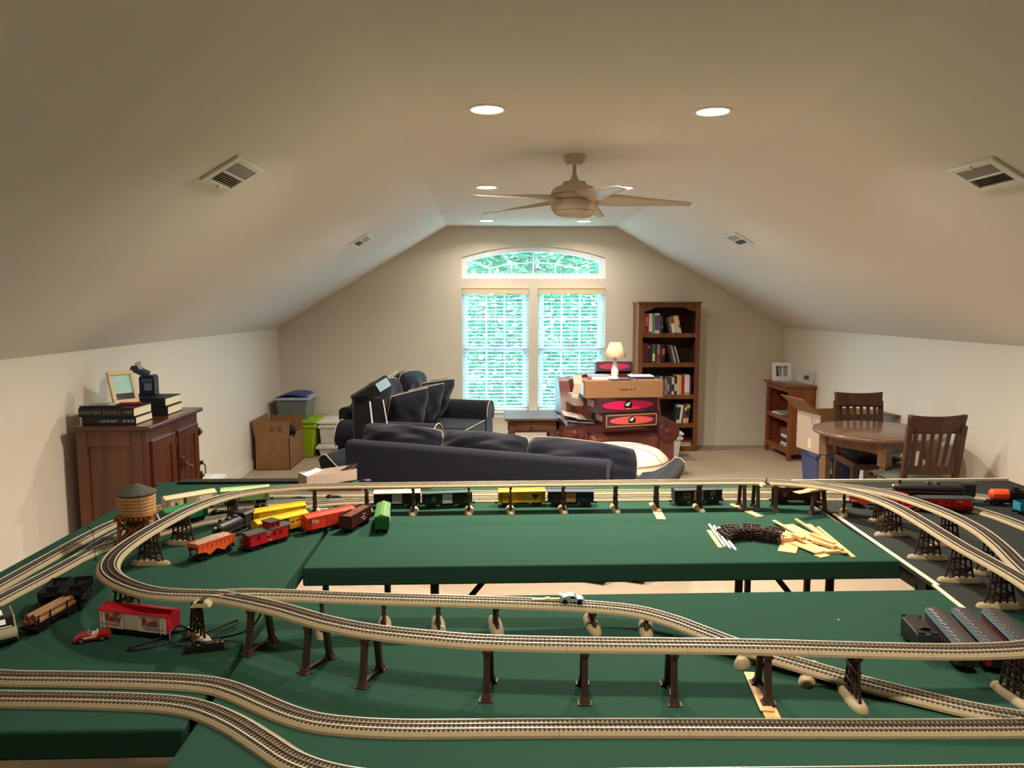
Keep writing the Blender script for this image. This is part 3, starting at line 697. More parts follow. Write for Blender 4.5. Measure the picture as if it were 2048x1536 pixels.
def train_box(label, loc, rz, L, D, Hh, pr=PINK, border=False, tilt=0):
    t = thing('train_set_box', label, 'box', loc, rz, 'maroon train set boxes on the leather armchair'); t.rotation_euler = (tilt, 0, rz)
    MB(MAROON).box(-L / 2, L / 2, -D / 2, D / 2, 0, Hh).build('carton', t, bevel=.004)
    m = MB(pr); y = -D / 2 - .0012
    m.prism([(.42 * L * math.cos(a * PI / 16), Hh / 2 + .3 * Hh * math.sin(a * PI / 16)) for a in range(32)], y, y + .001, 'y'); m.build('oval_print', t)
    e = MB(BLACK).at((0, y - .0012, Hh / 2), (PI / 2, 0, 0)).lathe([(0, .001), (.3 * Hh, .001), (.3 * Hh, 0)], 28, caps=False); e.build('round_emblem', t)
    MB(PAPER).prism([(-.22 * Hh, Hh * .5), (-.1 * Hh, Hh * .56), (.05 * Hh, Hh * .7), (.2 * Hh, Hh * .66), (.1 * Hh, Hh * .58), (.0, Hh * .54), (.12 * Hh, Hh * .48), (-.05 * Hh, Hh * .46)], y - .0032, y - .0024, 'y').build('emblem_sweep', t)
    MB(GOLD).cbox((0, y - .0028, Hh * .26), (.3 * Hh, .0008, .08 * Hh)).build('emblem_band', t)
    if border:
        g = MB(GOLD); b_ = .008
        for q in ((-L / 2 + .005, L / 2 - .005, .006, .006 + b_), (-L / 2 + .005, L / 2 - .005, Hh - .006 - b_, Hh - .006)): g.box(q[0], q[1], y, y + .001, q[2], q[3])
        for q in ((-L / 2 + .005, -L / 2 + .005 + b_), (L / 2 - .005 - b_, L / 2 - .005)): g.box(q[0], q[1], y, y + .001, .006, Hh - .006)
        g.build('gold_border', t)
    MB(mat('end_label', (196, 170, 166), .6)).cbox((-L / 2 - .0008, -D * .05, Hh * .58), (.001, D * .45, Hh * .45)).build('end_label', t)
    return t
YA = 6.5
train_box('maroon train box with gold border and coral oval, lowest on the leather armchair', (1.235, YA + .14, .535), math.radians(15), .5, .32, .118, CORAL, True, math.radians(2))
train_box('maroon train box with crimson oval directly under the long brown carton', (1.20, YA + .16, .6545), math.radians(15), .58, .34, .135)
tag(MB(CARDW).at((.83, YA + .33, .735), (0, 0, .15)).box(-.05, .05, -.11, .11, -.05, .05).at().build('small_carton', bevel=.003), 'pale small carton behind the end of the maroon train box on the armchair', 'box')
lb = thing('long_brown_carton', 'long plain brown carton on top of the maroon train boxes', 'box', (1.19, YA + .12, .79), math.radians(5))
MB(CARD).box(-.35, .35, -.16, .16, 0, .15).build('carton', lb, bevel=.003)
MB(mat('packing_tape', (206, 182, 150), .35)).cbox((-.3508, 0, .075), (.001, .2, .11)).build('end_tape', lb)
MB(mk).cbox((-.0, -.1604, .07), (.07, .0006, .011)).cbox((.06, -.1604, .072), (.022, .0006, .011)).cbox((.092, -.1604, .073), (.022, .0006, .011)).build('stamped_print', lb)
train_box('maroon train box on the armchair back, behind the small lamp', (1.245, 7.28, .935), math.radians(2), .36, .12, .1, PINK, False, math.radians(-18))
CT = .9405
def flatbox(name, label, cat, c, rz, s, m, bev=.001, group=None):
    return tag(MB(m).box(-s[0] / 2, s[0] / 2, -s[1] / 2, s[1] / 2, 0, s[2]).build(name, None, c, (0, 0, rz), bevel=bev), label, cat, group)
PG = 'papers and booklets on the brown carton'
flatbox('booklet', 'white booklet stack at the left end of the long brown carton', 'booklet', (1.03, YA + .14, CT), .1, (.2, .2, .02), PAPER, .001, PG)
flatbox('booklet', 'grey-edged catalogue on the left booklet stack of the carton', 'booklet', (1.0, YA + .17, CT + .021), -.05, (.18, .16, .012), mat('catalogue', (150, 150, 160), .5), .001, PG)
flatbox('booklet', 'dark blue booklet at the right of the lamp on the carton', 'booklet', (1.4, YA + .19, CT), .05, (.2, .18, .018), mat('navy_cover', (40, 46, 84), .4), .001, PG)
flatbox('booklet', 'white sheaf lying on the dark blue booklet right of the lamp', 'booklet', (1.39, YA + .19, CT + .0185), .0, (.21, .17, .008), PAPER, .001, PG)
tk = thing('black_tray', 'flat black tray with glossy pale top in front of the lamp on the carton', 'tray', (1.17, YA + .03, CT), .15)
MB(BLACK).taper((.2, .11), (.17, .09), 0, .01).build('tray', tk, bevel=.003); MB(mat('glossy_pale', (150, 166, 176), .1)).cbox((0, 0, .0112), (.14, .07, .002)).build('glossy_top', tk)
tag(MB(BLACK).at((1.295, YA + .03, CT), (0, 0, -.2)).taper((.08, .05), (.06, .03), 0, .014).at().build('black_remote', bevel=.003), 'small black remote at the right of the tray on the carton', 'remote')
tag(MB(mat('orange_card', (206, 126, 70), .6)).box(1.06, 1.16, YA + .215, YA + .275, CT, CT + .03).build('orange_carton', bevel=.002), 'small orange carton behind the lamp base on the carton', 'box')
lp = thing('table_lamp', 'small white table lamp with cream cone shade on the brown carton', 'lamp', (1.145, YA + .12, CT), 0)
MB(BONE).lathe([(.04, 0), (.042, .008), (.03, .014), (.028, .03), (.034, .06), (.026, .11), (.014, .15), (.02, .158), (.013, .166), (.018, .176), (.008, .186), (.007, .225)], 24).build('base', lp)
MB(mat('cream_shade', (226, 204, 162), .8)).lathe([(.1, .2), (.048, .325)], 32, caps=False).build('lamp_shade', lp, solid=.002)
MB(STEEL).rod((0, 0, .22), (0, 0, .3), .006, 8).build('socket', lp)
pp = thing('hanging_paper_tag', 'cream paper tag draped off the left end of the brown carton', 'paper', (.80, YA + .0, .91), .1)
MB(CARDW).at((0, 0, 0), (0, .22, 0)).box(-.03, .03, -.001, .001, -.13, .0).at((.01, .05, .03), (.9, 0, 0)).box(-.04, .04, -.06, .05, -.001, .001).build('tag_sheet', pp)
MB(mat('pale_blue_band', (170, 206, 214), .6)).at((0, 0, 0), (0, .22, 0)).box(-.028, .028, -.0018, -.001, -.115, -.1).build('blue_band', pp)
gz = thing('magazine_stack', 'glossy magazines and open folder on the left arm of the leather armchair', 'magazines', (.80, YA + .17, .568), .15)
MB(mat('glossy_grey', (110, 116, 122), .15)).at((0, 0, 0), (.05, .1, 0)).box(-.14, .14, -.13, .12, 0, .008).at((.05, -.02, .012), (.05, .14, .4)).box(-.11, .11, -.1, .1, 0, .006).build('magazines', gz)
MB(CARDW).at((-.02, 0, .04), (.05, .22, -.1)).box(-.1, .1, -.12, .1, 0, .005).build('open_folder', gz)

ot = thing('round_ottoman', 'large round ivory ottoman with seamed top behind the navy sofa', 'ottoman', (1.10, 6.05, 0))
MB(QUILT).lathe([(.35, .03), (.40, .08), (.42, .2), (.405, .3), (.38, .36), (.33, .405), (.24, .435), (.1, .447), (0, .45)], 48).build('cushion', ot)
sm = MB(mat('ottoman_seam', (150, 130, 108), .8))
for k in range(6):
    a = PI / 3 * k + .3
    sm.tube([(r * math.cos(a), r * math.sin(a), z + .002) for r, z in ((.42, .2), (.405, .3), (.38, .36), (.33, .405), (.24, .435), (.1, .447), (.01, .45))], .0025, 5)
sm.tube([((.39) * math.cos(a * PI / 24), (.39) * math.sin(a * PI / 24), .345) for a in range(48)], .003, 5, None, True); sm.build('seam_piping', ot)

# ---------------------------------------------------------------- tall bookcase
BC = thing('tall_bookcase', 'tall stained pine bookcase with arched top rail against the back wall', 'bookcase', (1.973, 8.03, 0))
bw, bdp, bh = .335, .3, 1.63
MB(PINE).box(-bw, -bw + .02, 0.02, bdp, 0, bh - .02).build('side_panel', BC, bevel=.002); MB(PINE).box(bw - .02, bw, .02, bdp, 0, bh - .02).build('side_panel', BC, bevel=.002)
MB(PINE).box(-bw, -bw + .05, 0, .02, 0, bh - .02).build('stile', BC, bevel=.002); MB(PINE).box(bw - .05, bw, 0, .02, 0, bh - .02).build('stile', BC, bevel=.002)
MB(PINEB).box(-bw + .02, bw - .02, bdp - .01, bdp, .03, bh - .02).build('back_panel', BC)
MB(PINE).box(-bw - .012, bw + .012, -.015, bdp, bh - .02, bh).build('top_board', BC, bevel=.004)
pts = [(-bw + .05, bh - .02), (-bw + .05, bh - .105)]
for i in range(21):
    x = -bw + .05 + (2 * bw - .1) * i / 20; u = abs(x) / (bw - .05)
    pts.append((x, bh - .06 - .045 * (1 / (1 + math.exp(-(u - .72) * 14)))))
pts += [(bw - .05, bh - .105), (bw - .05, bh - .02)]
MB(PINE).prism(pts, 0, .02, 'y').build('arched_rail', BC)
SH = [1.29, .97, .622, .305, .05]
for z in SH: MB(PINE).box(-bw + .05, bw - .05, .0, .02, z - .045, z).box(-bw + .02, bw - .02, .02, bdp - .01, z - .02, z).build('shelf', BC, bevel=.002)
def book(x, z, w, h, d, col, lean, label, group, y=8.06, band=None, title=None):
    o = thing('book', label, 'book', (x, y, z), 0, group); o.rotation_euler = (0, lean, 0)
    m = pc(*col)
    MB(m).box(0, w, 0, .006, 0, h).box(0, .002, .006, d, 0, h).box(w - .002, w, .006, d, 0, h).build('cover', o)
    MB(PAGES).box(.002, w - .002, .006, d - .004, .003, h - .003).build('page_block', o)
    if band: MB(pc(*band[0])).box(.001, w - .001, -.0006, 0, h * band[1], h * band[2]).build('spine_band', o)
    if title: text(title, w * .62, PAPER, o, loc=(w / 2, -.0008, h * .6), rot=(PI / 2, PI / 2, 0), sx=1.1)
def shelf_books(items, x, z, where, group, col_names, y=8.06, right=False, startn=0):
    X = x
    for i, it in enumerate(items):
        w, h, col, lean = it[:4]
        band = it[4] if len(it) > 4 else None; title = it[5] if len(it) > 5 else None
        L = math.radians(lean)
        lab = '%s book, %s from left on %s' % (col_names[i], ORD[i + startn], where)
        if L >= 0: zz = z
        # a right leaning book pivots on its lower right corner, a left leaning one on its lower left corner
        if L < 0:
            book(X + (0 if L >= 0 else w * 0 + h * math.sin(-L)), z, w, h, .2, col, L, lab, group, y, band, title); X += w / math.cos(L) + .001
        else:
            book(X, z + (w * math.sin(L) if L else 0), w, h, .2, col, L, lab, group, y, band, title); X += w / math.cos(L) + .001
        if len(it) > 6: X += it[6]
X0 = 1.973 - bw + .052
S1 = [(.018, .23, (170, 120, 90), 0), (.046, .215, (176, 22, 34), 0, None, 'MERCK'), (.036, .212, (226, 228, 226), 0, ((70, 80, 90), 0, .08)), (.026, .212, (104, 150, 60), 0), (.052, .215, (214, 218, 222), 0, ((96, 80, 130), .15, .9)), (.022, .19, (60, 74, 78), 0), (.014, .19, (36, 40, 44), 0, ((150, 160, 160), .3, .4), None, .068), (.04, .17, (228, 220, 206), -14, ((176, 60, 50), .62, .98)), (.03, .185, (222, 204, 186), -14), (.018, .195, (226, 186, 156), -13, ((190, 60, 60), .3, .5))]
shelf_books(S1, X0, 1.2905, 'top shelf of tall bookcase', 'books on the top shelf of the tall bookcase', ['thin tan', 'thick red', 'white and grey', 'green', 'wide white and purple', 'dark teal', 'slim black', 'white and red leaning', 'cream leaning', 'pale orange leaning'])
S2 = [(.03, .215, (120, 24, 34), 0), (.026, .212, (92, 26, 34), 0), (.026, .2, (40, 40, 50), 0, ((150, 150, 160), .8, .9)), (.024, .205, (36, 38, 36), 0), (.03, .2, (84, 96, 84), 0, ((210, 220, 150), .1, .5)), (.02, .2, (40, 40, 42), 0), (.03, .198, (150, 130, 136), 0, ((150, 40, 40), .1, .5)), (.022, .198, (60, 34, 48), 0), (.03, .195, (30, 30, 32), 0, ((200, 90, 70), .45, .8), None, .06), (.016, .19, (170, 168, 164), -15), (.022, .185, (60, 56, 54), -15), (.012, .185, (196, 190, 182), -16)]
shelf_books(S2, X0, .9705, 'second shelf of tall bookcase', 'books on the second shelf of the tall bookcase', ['dark red', 'maroon', 'charcoal white-topped', 'black', 'grey-green', 'slim black', 'grey and red', 'plum', 'black orange-labelled', 'grey leaning', 'dark leaning', 'thin pale leaning'])
rr = random.Random(3)
pal = [(60, 54, 50), (150, 148, 146), (110, 60, 60), (70, 70, 76), (200, 196, 184), (44, 40, 38), (120, 112, 104), (90, 84, 76), (176, 170, 150)]
nm = ['dark brown', 'grey', 'dull red', 'slate', 'pale', 'near-black', 'taupe', 'brown-grey', 'beige']
S3 = []; N3 = []
for i in range(15):
    S3.append((rr.uniform(.018, .03), rr.uniform(.175, .2), pal[i % 9], 0, (pal[(i * 4 + 2) % 9], .2, .6))); N3.append(nm[i % 9])
S3 += [(.024, .215, (216, 196, 150), 0), (.024, .21, (206, 176, 120), 0), (.032, .214, (170, 34, 34), 0), (.055, .216, (222, 218, 212), 0, ((40, 40, 40), .05, .09)), (.018, .2, (84, 50, 40), 0)]
N3 += ['cream', 'tan', 'bright red', 'wide white binder-like', 'brown']
ORD += ['nineteenth', 'twentieth', 'twenty-first']
shelf_books(S3, X0, .6225, 'third shelf of tall bookcase', 'books on the third shelf of the tall bookcase', N3)
S4 = [(.03, .19, (170, 170, 176), -9), (.03, .19, (196, 194, 186), -9), (.02, .19, (150, 140, 130), -14)]
shelf_books(S4, X0 + .08, .3055, 'fourth shelf of tall bookcase', 'books on the fourth shelf of the tall bookcase', ['pale grey', 'off-white', 'taupe leaning'])
S5 = [(.022, .175, (60, 60, 60), 9), (.028, .2, (232, 226, 216), 7, ((40, 40, 44), .2, .9)), (.024, .2, (226, 222, 214), 7), (.018, .2, (110, 50, 44), 7), (.024, .175, (232, 200, 196), 7, ((60, 50, 60), .3, .8)), (.032, .205, (226, 160, 70), 6, ((60, 40, 30), .3, .8))]
shelf_books(S5, X0 + .365, .3055, 'fourth shelf of tall bookcase', 'books on the fourth shelf of the tall bookcase', ['dark grey', 'white black-titled', 'plain white', 'brick red', 'pink', 'orange'], startn=3)
G5 = 'books lying on the bottom shelf of the tall bookcase'
for q, (lab, zz, col, L, xx) in enumerate((('white book lying lowest at the right of the bottom shelf of the tall bookcase', .0505, (226, 220, 210), .13, 2.19), ('cream book lying second from the bottom on the bottom shelf of the tall bookcase', .0745, (206, 196, 180), .12, 2.19), ('red book lying on top of the pile on the bottom shelf of the tall bookcase', .0985, (150, 40, 40), .11, 2.2), ('pale book lying alone at the middle of the bottom shelf of the tall bookcase', .0505, (200, 190, 176), .09, 2.03))):
    book_flat('book', lab, (xx, 8.16, zz), 0, L, .2, .022, pc(*col), G5)
tag(MB(BLACK).at((2.09, 8.15, .0505)).taper((.09, .12), (.05, .1), 0, .05).at().build('black_pouch', bevel=.01), 'black pouch beside the lying books on the bottom shelf', 'pouch')
wt = tote('white_lidded_bin', 'white lidded bin standing in front of the tall bookcase beside the armchair', 'storage bin', (1.865, 7.72, 0), .3, .3, .25, .25, .26, BONE, True, BONE)
tag(MB(BLACK).at((1.82, 7.7, .2935), (0, 0, .4)).taper((.1, .04), (.06, .02), 0, .012).at().build('black_strap', bevel=.003), 'black strap lying on the white bin by the tall bookcase', 'strap')

# ---------------------------------------------------------------- low bookcase on the right wall
LC = thing('low_bookcase', 'low orange cherry bookcase with open front against the right wall', 'bookcase', (3.21, 7.78, 0))
lw, ld, lh = .13, .32, .78
def corner_posts():
    for sx in (-1, 1):
        for sy in (-1, 1): MB(CHERRY).box(sx * (lw - .02) - .02, sx * (lw - .02) + .02, sy * (ld - .02) - .02, sy * (ld - .02) + .02, 0, lh - .02).build('post', LC, bevel=.002)
corner_posts()
MB(CHERRY).box(-lw - .025, lw + .005, -ld - .025, ld + .025, lh - .02, lh).build('top_board', LC, bevel=.004)
for sy in (-1, 1):
    MB(CHERRY).box(-lw + .04, lw - .04, sy * (ld - .012) - .006, sy * (ld - .012) + .006, .09, lh - .02).build('side_panel', LC)
    MB(CHERRY).box(-lw + .04, lw - .04, sy * (ld - .006) - .006, sy * (ld - .006) + .006, lh - .09, lh - .02).build('side_rail', LC); MB(CHERRY).box(-lw + .04, lw - .04, sy * (ld - .006) - .006, sy * (ld - .006) + .006, .07, .14).build('side_rail', LC)
MB(CHERRY).box(lw - .012, lw, -ld + .03, ld - .03, .09, lh - .02).build('back_panel', LC)
for z0, z1, dz in ((lh - .075, lh - .02, None), (.4, .445, .445), (.07, .125, .125)):
    MB(CHERRY).box(-lw, -lw + .02, -ld + .04, ld - .04, z0, z1).build('front_rail', LC, bevel=.002)
    if dz: MB(CHERRY).box(-lw + .02, lw - .012, -ld + .02, ld - .02, dz - .018, dz).build('shelf', LC)
G6 = 'books and papers in the low bookcase'
book_flat('magazine', 'white magazine lying lowest on the middle shelf of the low bookcase', (3.19, 7.76, .4455), .1, .2, .32, .014, PAPER, G6)
book_flat('magazine', 'grey magazine lying on top on the middle shelf of the low bookcase', (3.18, 7.72, .46), -.12, .19, .3, .012, pc(150, 156, 166), G6)
zz = .1255
for lab, col, T, yy in (('pink paperback at the bottom of the stack in the low bookcase', (206, 150, 140), .02, 7.62), ('white book second in the stack in the low bookcase', (222, 216, 206), .03, 7.6), ('black and white book third in the stack in the low bookcase', (50, 50, 54), .045, 7.61), ('white bordered book fourth in the stack in the low bookcase', (226, 222, 214), .035, 7.6), ('purple book fifth in the stack in the low bookcase', (104, 70, 104), .03, 7.62), ('brown book at the top of the stack in the low bookcase', (130, 74, 50), .03, 7.61)):
    book_flat('book', lab, (3.19, yy, zz), PI / 2 * 3, .2, .18, T, pc(*col), G6); zz += T + .0006
pf = thing('photo_frame', 'white photo frame with two dark snapshots tilted on the low bookcase', 'picture frame', (3.19, 7.95, lh), .0); pf.rotation_euler = (math.radians(-12), 0, math.radians(-4))
MB(PAPER).box(-.1, .1, -.006, .006, 0, .2).build('mat_board', pf, bevel=.002)
MB(mat('snapshot', (56, 60, 62), .3, var=.6, scale=40)).box(-.06, .0, -.007, -.006, .05, .16).build('left_snapshot', pf); MB(mat('snapshot', (56, 60, 62))).box(.015, .06, -.007, -.006, .05, .16).build('right_snapshot', pf)
MB(BLACK).at((0, .006, .1), (math.radians(30), 0, 0)).box(-.02, .02, 0, .004, -.11, .02).build('easel_back', pf)
cbx = thing('clear_plastic_box', 'clear empty plastic box on the low bookcase in front of the photo frame', 'box', (3.21, 7.64, lh), 0)
m = MB(CLEARR); m.taper((.2, .34), (.25, .4), 0, .16); m.build('tub', cbx, bevel=.008); MB(mat('small_sticker', (80, 90, 120), .5, var=.5, scale=60)).at((.03, -.188, .085)).cbox((0, 0, 0), (.05, .002, .04)).build('sticker', cbx)

# ---------------------------------------------------------------- blue bin with the open carton
bb = thing('slate_blue_bin', 'slate blue recycling bin under the open carton beside the round table', 'bin', (2.85, 6.03, 0), -.1)
MB(NAVYP).taper((.3, .36), (.36, .42), 0, .39).build('tub', bb, bevel=.012); MB(NAVYP).cbox((0, 0, .382), (.4, .46, .03)).build('rim', bb, bevel=.008)
MB(mat('tag_blue', (70, 160, 200), .5)).at((-.08, -.207, .31), (-.06, 0, 0)).cbox((0, 0, .0), (.05, .003, .06)).build('hang_tag', bb); MB(PAPER).at((-.08, -.203, .26), (-.06, 0, 0)).cbox((0, 0, .01), (.05, .003, .05)).build('hang_tag_label', bb)
oc = thing('open_carton', 'big open carton with marked side coloured as window-lit and spread flaps on the blue bin', 'box', (2.89, 6.03, .3985), math.radians(-83.7))
cw, cd2, ch = .18, .25, .325
m = MB(CARDW); m.box(-cw, cw, -cd2, -cd2 + .006, 0, ch); m.build('window_lit_side', oc)  # window light on this side is painted in with paler card
m = MB(CARD).box(cw - .006, cw, -cd2, cd2, 0, ch).box(-cw, -cw + .006, -cd2, cd2, 0, ch).box(-cw, cw, cd2 - .006, cd2, 0, ch).box(-cw, cw, -cd2, cd2, 0, .006); m.build('carton', oc)
MB(CARD).at((0, -cd2, ch), (math.radians(50), 0, 0)).box(-cw, cw, -.005, 0, 0, .2).build('flap', oc)
MB(CARD).at((0, cd2, ch), (math.radians(-95), 0, 0)).box(-cw, cw, 0, .005, 0, .2).build('flap', oc)
MB(CARDD).at((cw, 0, ch), (0, math.radians(172), 0)).box(0, .005, -cd2, cd2, 0, .18).build('flap', oc)
PENCIL = mat('blue_marker_ink', (120, 128, 150), .7)
text('SU', .085, PENCIL, oc, loc=(.075, -cd2 - .0008, .255), rot=(PI / 2, 0, 0), sx=.8)
MB(mat('sticker_cream', (222, 206, 160), .6)).cbox((.03, -cd2 - .0008, .07), (.05, .001, .08)).build('sticker', oc)

# ---------------------------------------------------------------- round table and chairs
RT = thing('round_dining_table', 'round wooden dining table with square tapered legs at the right', 'table', (2.78, 5.17, 0), math.radians(25))
m = MB(TABLEW); m.lathe([(.40, .683), (.43, .690), (.435, .700), (.43, .713), (.42, .716), (0, .716)], 56); m.build('tabletop', RT)
for a in range(4):
    ca, sa = math.cos(a * PI / 2), math.sin(a * PI / 2)
    q = MB(TABLEW).at((0, 0, 0), (0, 0, a * PI / 2)); q.box(-.23, .23, -.265, -.245, .60, .683); q.build('apron', RT, bevel=.002)
for sx in (-1, 1):
    for sy in (-1, 1):
        MB(TABLEW).at((sx * .24, sy * .24, 0)).taper((.045, .045), (.06, .06), 0, .48).taper((.044, .044), (.044, .044), .48, .52).taper((.066, .066), (.066, .066), .52, .684).build('leg', RT, bevel=.003)
WALC = mat('chair_walnut', (84, 52, 34), .4, wood=True, col2=(60, 36, 23), scale=4, stretch=(2, 2, .3))
def chair(label, loc, rz, seatm, ties):
    t = thing('slat_back_chair', label, 'chair', loc, rz, 'dark slat-back chairs at the round table')
    lean = .075
    def yb(z): return -.18 - max(0, z - .42) * lean / .5 - .0
    for sd in (-1, 1):
        m = MB(WALC)
        m.beam((sd * .17, -.215, 0), (sd * .165, yb(.42), .42), .038, .034, up=(0, 1, 0)); m.beam((sd * .165, yb(.4), .4), (sd * .172, yb(.85), .85), .036, .03, up=(0, 1, 0)); m.build('rear_leg', t, bevel=.004)
        MB(WALC).at((sd * .18, .17, 0)).taper((.03, .03), (.042, .042), 0, .42).build('front_leg', t, bevel=.004)
    m = MB(WALC)
    def rail(u, v): 
        x = -.187 + .374 * u; zt = .80 + .105 * v + (.012 * (abs(2 * u - 1) ** 2) if v > .5 else 0)
        return (x * (.94 + .06 * v), yb(zt) - .018 * (1 - (2 * u - 1) ** 2), zt)
    m.grid(rail, 14, 6); m.build('top_rail', t, solid=.022)
    MB(WALC).at((0, yb(.56), .56)).cbox((0, 0, 0), (.32, .02, .055)).build('lower_rail', t, bevel=.003)
    for k in range(6):
        x = -.125 + .05 * k
        MB(WALC).beam((x * .96, yb(.56), .56), (x * 1.06, yb(.80) - .012, .81), .024, .01, up=(0, 1, 0)).build('slat', t)
    MB(WALC).box(-.185, .185, -.19, .19, .39, .435).build('seat_frame', t, bevel=.004)
    m = MB(seatm); add = m.at((0, .01, .468), (PI / 2, 0, 0)); add_pillow(m, .39, .39, .075, None, 5, .02, 14); m.at(); so = m.build('seat_cushion', t)
    if ties:
        q = MB(seatm)
        for k in range(5):
            a = -.5 + k * .5
            q.tube([(.19, -.2, .45), (.2 + .03 * math.cos(a), -.235, .45 + .03 * math.sin(a)), (.2 + .065 * math.cos(a), -.24, .45 + .05 * math.sin(a))], .006, 5)
        q.build('cushion_tie', so)
    MB(WALC).box(-.17, .17, -.01, .01, .18, .205).at().build('stretcher', t)
    return t
GREY = mat('grey_green_cushion', (96, 100, 88), .8, var=.2, scale=9); BLKC = mat('black_vinyl', (26, 26, 28), .35)
chair('dark slat-back chair with grey cushion, back toward the camera, in front of the round table', (2.80, 4.76, 0), math.radians(0), GREY, True)
chair('dark slat-back chair with black seat behind the round table beside the open carton', (2.90, 5.50, 0), math.radians(176), BLKC, False)

# ---------------------------------------------------------------- railway track
def catmull(P, closed, step):
    P = [Vector(p) for p in P]; n = len(P); D = []
    rng = range(n) if closed else range(n - 1)
    for i in rng:
        p0 = P[i - 1] if (closed or i > 0) else P[i] * 2 - P[i + 1]
        p1, p2 = P[i], P[(i + 1) % n]
        p3 = P[(i + 2) % n] if (closed or i + 2 < n) else p2 * 2 - p1
        for k in range(16):
            t = k / 16
            D.append(.5 * ((2 * p1) + (p2 - p0) * t + (2 * p0 - 5 * p1 + 4 * p2 - p3) * t * t + (3 * p1 - p0 - 3 * p2 + p3) * t ** 3))
    D.append(P[0].copy() if closed else P[-1].copy())
    for _ in range(10):
        D = [D[0]] + [(D[i - 1] + D[i] * 2 + D[i + 1]) / 4 for i in range(1, len(D) - 1)] + [D[-1]]
    out = [D[0]]; acc = 0
    tot = sum((b - a).length for a, b in zip(D, D[1:])); m = max(2, round(tot / step)); st = tot / m; need = st
    for a, b in zip(D, D[1:]):
        L = (b - a).length; pos = 0
        while acc + (L - pos) >= need - 1e-9 and L > 0:
            pos += need - acc; acc = 0; out.append(a.lerp(b, min(1, pos / L)))
        acc += L - pos
    if closed: out = out[:-1] if (out[-1] - out[0]).length < st * .6 else out
    return out
PITCH = .0094
TRACKS = {}
def track(name, label, pts, closed, z=None, group=None):
    P = [(p[0], p[1], p[2] if len(p) > 2 else z) for p in pts]
    S = catmull(P, closed, PITCH); n = len(S); TRACKS[name] = S
    def frame(i):
        a = S[i - 1] if (closed or i > 0) else S[i]; b = S[(i + 1) % n] if (closed or i < n - 1) else S[i]
        t = (b - a); t.z = 0; t.normalize(); return t, Vector((-t.y, t.x, 0))
    F = [frame(i) for i in range(n)]
    root = thing('model_railway_track', label, 'model railway track', (0, 0, 0), 0, group)
    def extrude(mb, prof, m, smooth_=False):
        k = len(prof); vs = []; fs = []
        for i in range(n):
            t, s = F[i]
            vs += [S[i] + s * o + Vector((0, 0, h)) for o, h in prof]
        for i in range(n if closed else n - 1):
            j = (i + 1) % n
            for q in range(k): fs.append((i * k + q, i * k + (q + 1) % k, j * k + (q + 1) % k, j * k + q))
        mb.add(vs, fs, m, smooth_)
        if not closed:
            mb.add([v for v in vs[:k]], [tuple(range(k))[::-1]], m); mb.add([v for v in vs[-k:]], [tuple(range(k))], m)
    b = MB(BED); extrude(b, [(.031, -.0148), (.0295, -.0095), (.0235, -.0045), (-.0235, -.0045), (-.0295, -.0095), (-.031, -.0148)], BED)
    bo = b.build('roadbed', root)
    tm = MB(TIE)
    for i in range(n):
        t, s = F[i]; c = S[i] + Vector((0, 0, -.0041))
        vs = [c + t * (a * .0023) + s * (d * .0215) + Vector((0, 0, e * .0012)) for e in (-1, 1) for d in (-1, 1) for a in (-1, 1)]
        tm.add(vs, [(4, 6, 7, 5), (0, 1, 5, 4), (2, 6, 7, 3), (0, 4, 6, 2), (1, 3, 7, 5)], TIE)
    tm.build('ties', root)
    jm = MB(mat('joint_line', (120, 104, 78), .9))  # darker tan lines across the bed where sections join
    for i in range(12, n - 6, 27):
        t, s = F[i]; c = S[i]
        for sd in (-1, 1):
            vs = [c + t * a + s * (sd * o) + Vector((0, 0, h)) for a in (-.0005, .0005) for o, h in ((.0313, -.0148), (.0298, -.0095), (.0238, -.0043))]
            jm.add(vs, [(0, 1, 4, 3), (1, 2, 5, 4)], None)
    jm.build('section_joints', bo)
    for o in (-.016, 0, .016):
        r = MB(RAIL if o else RAILC); extrude(r, [(o + .0013, -.003), (o + .0013, 0), (o - .0013, 0), (o - .0013, -.003)], None)
        r.build('rail', root)
    return S, F, root
ZG, ZE = .7756, .8805
OUTER = [(-1.455, 2.219), (-1.451, 2.41), (-1.443, 2.70), (-1.42, 2.88), (-1.35, 3.06), (-1.21, 3.2), (-1.02, 3.262), (-.7, 3.265), (0, 3.262), (.6, 3.26), (1.04, 3.258), (1.6, 3.25), (2.0, 3.2), (2.22, 3.06), (2.31, 2.85), (2.31, 2.4), (2.3, 1.9), (2.2, 1.45), (1.95, 1.26), (1.6, 1.225), (.948, 1.225), (.3, 1.236), (.022, 1.240), (-.13, 1.241), (-.25, 1.260), (-.348, 1.305), (-.424, 1.37), (-.506, 1.44), (-.589, 1.494), (-.662, 1.52), (-.76, 1.534), (-.9, 1.546), (-1.036, 1.554), (-1.2, 1.575), (-1.36, 1.68), (-1.44, 1.86), (-1.46, 2.05)]
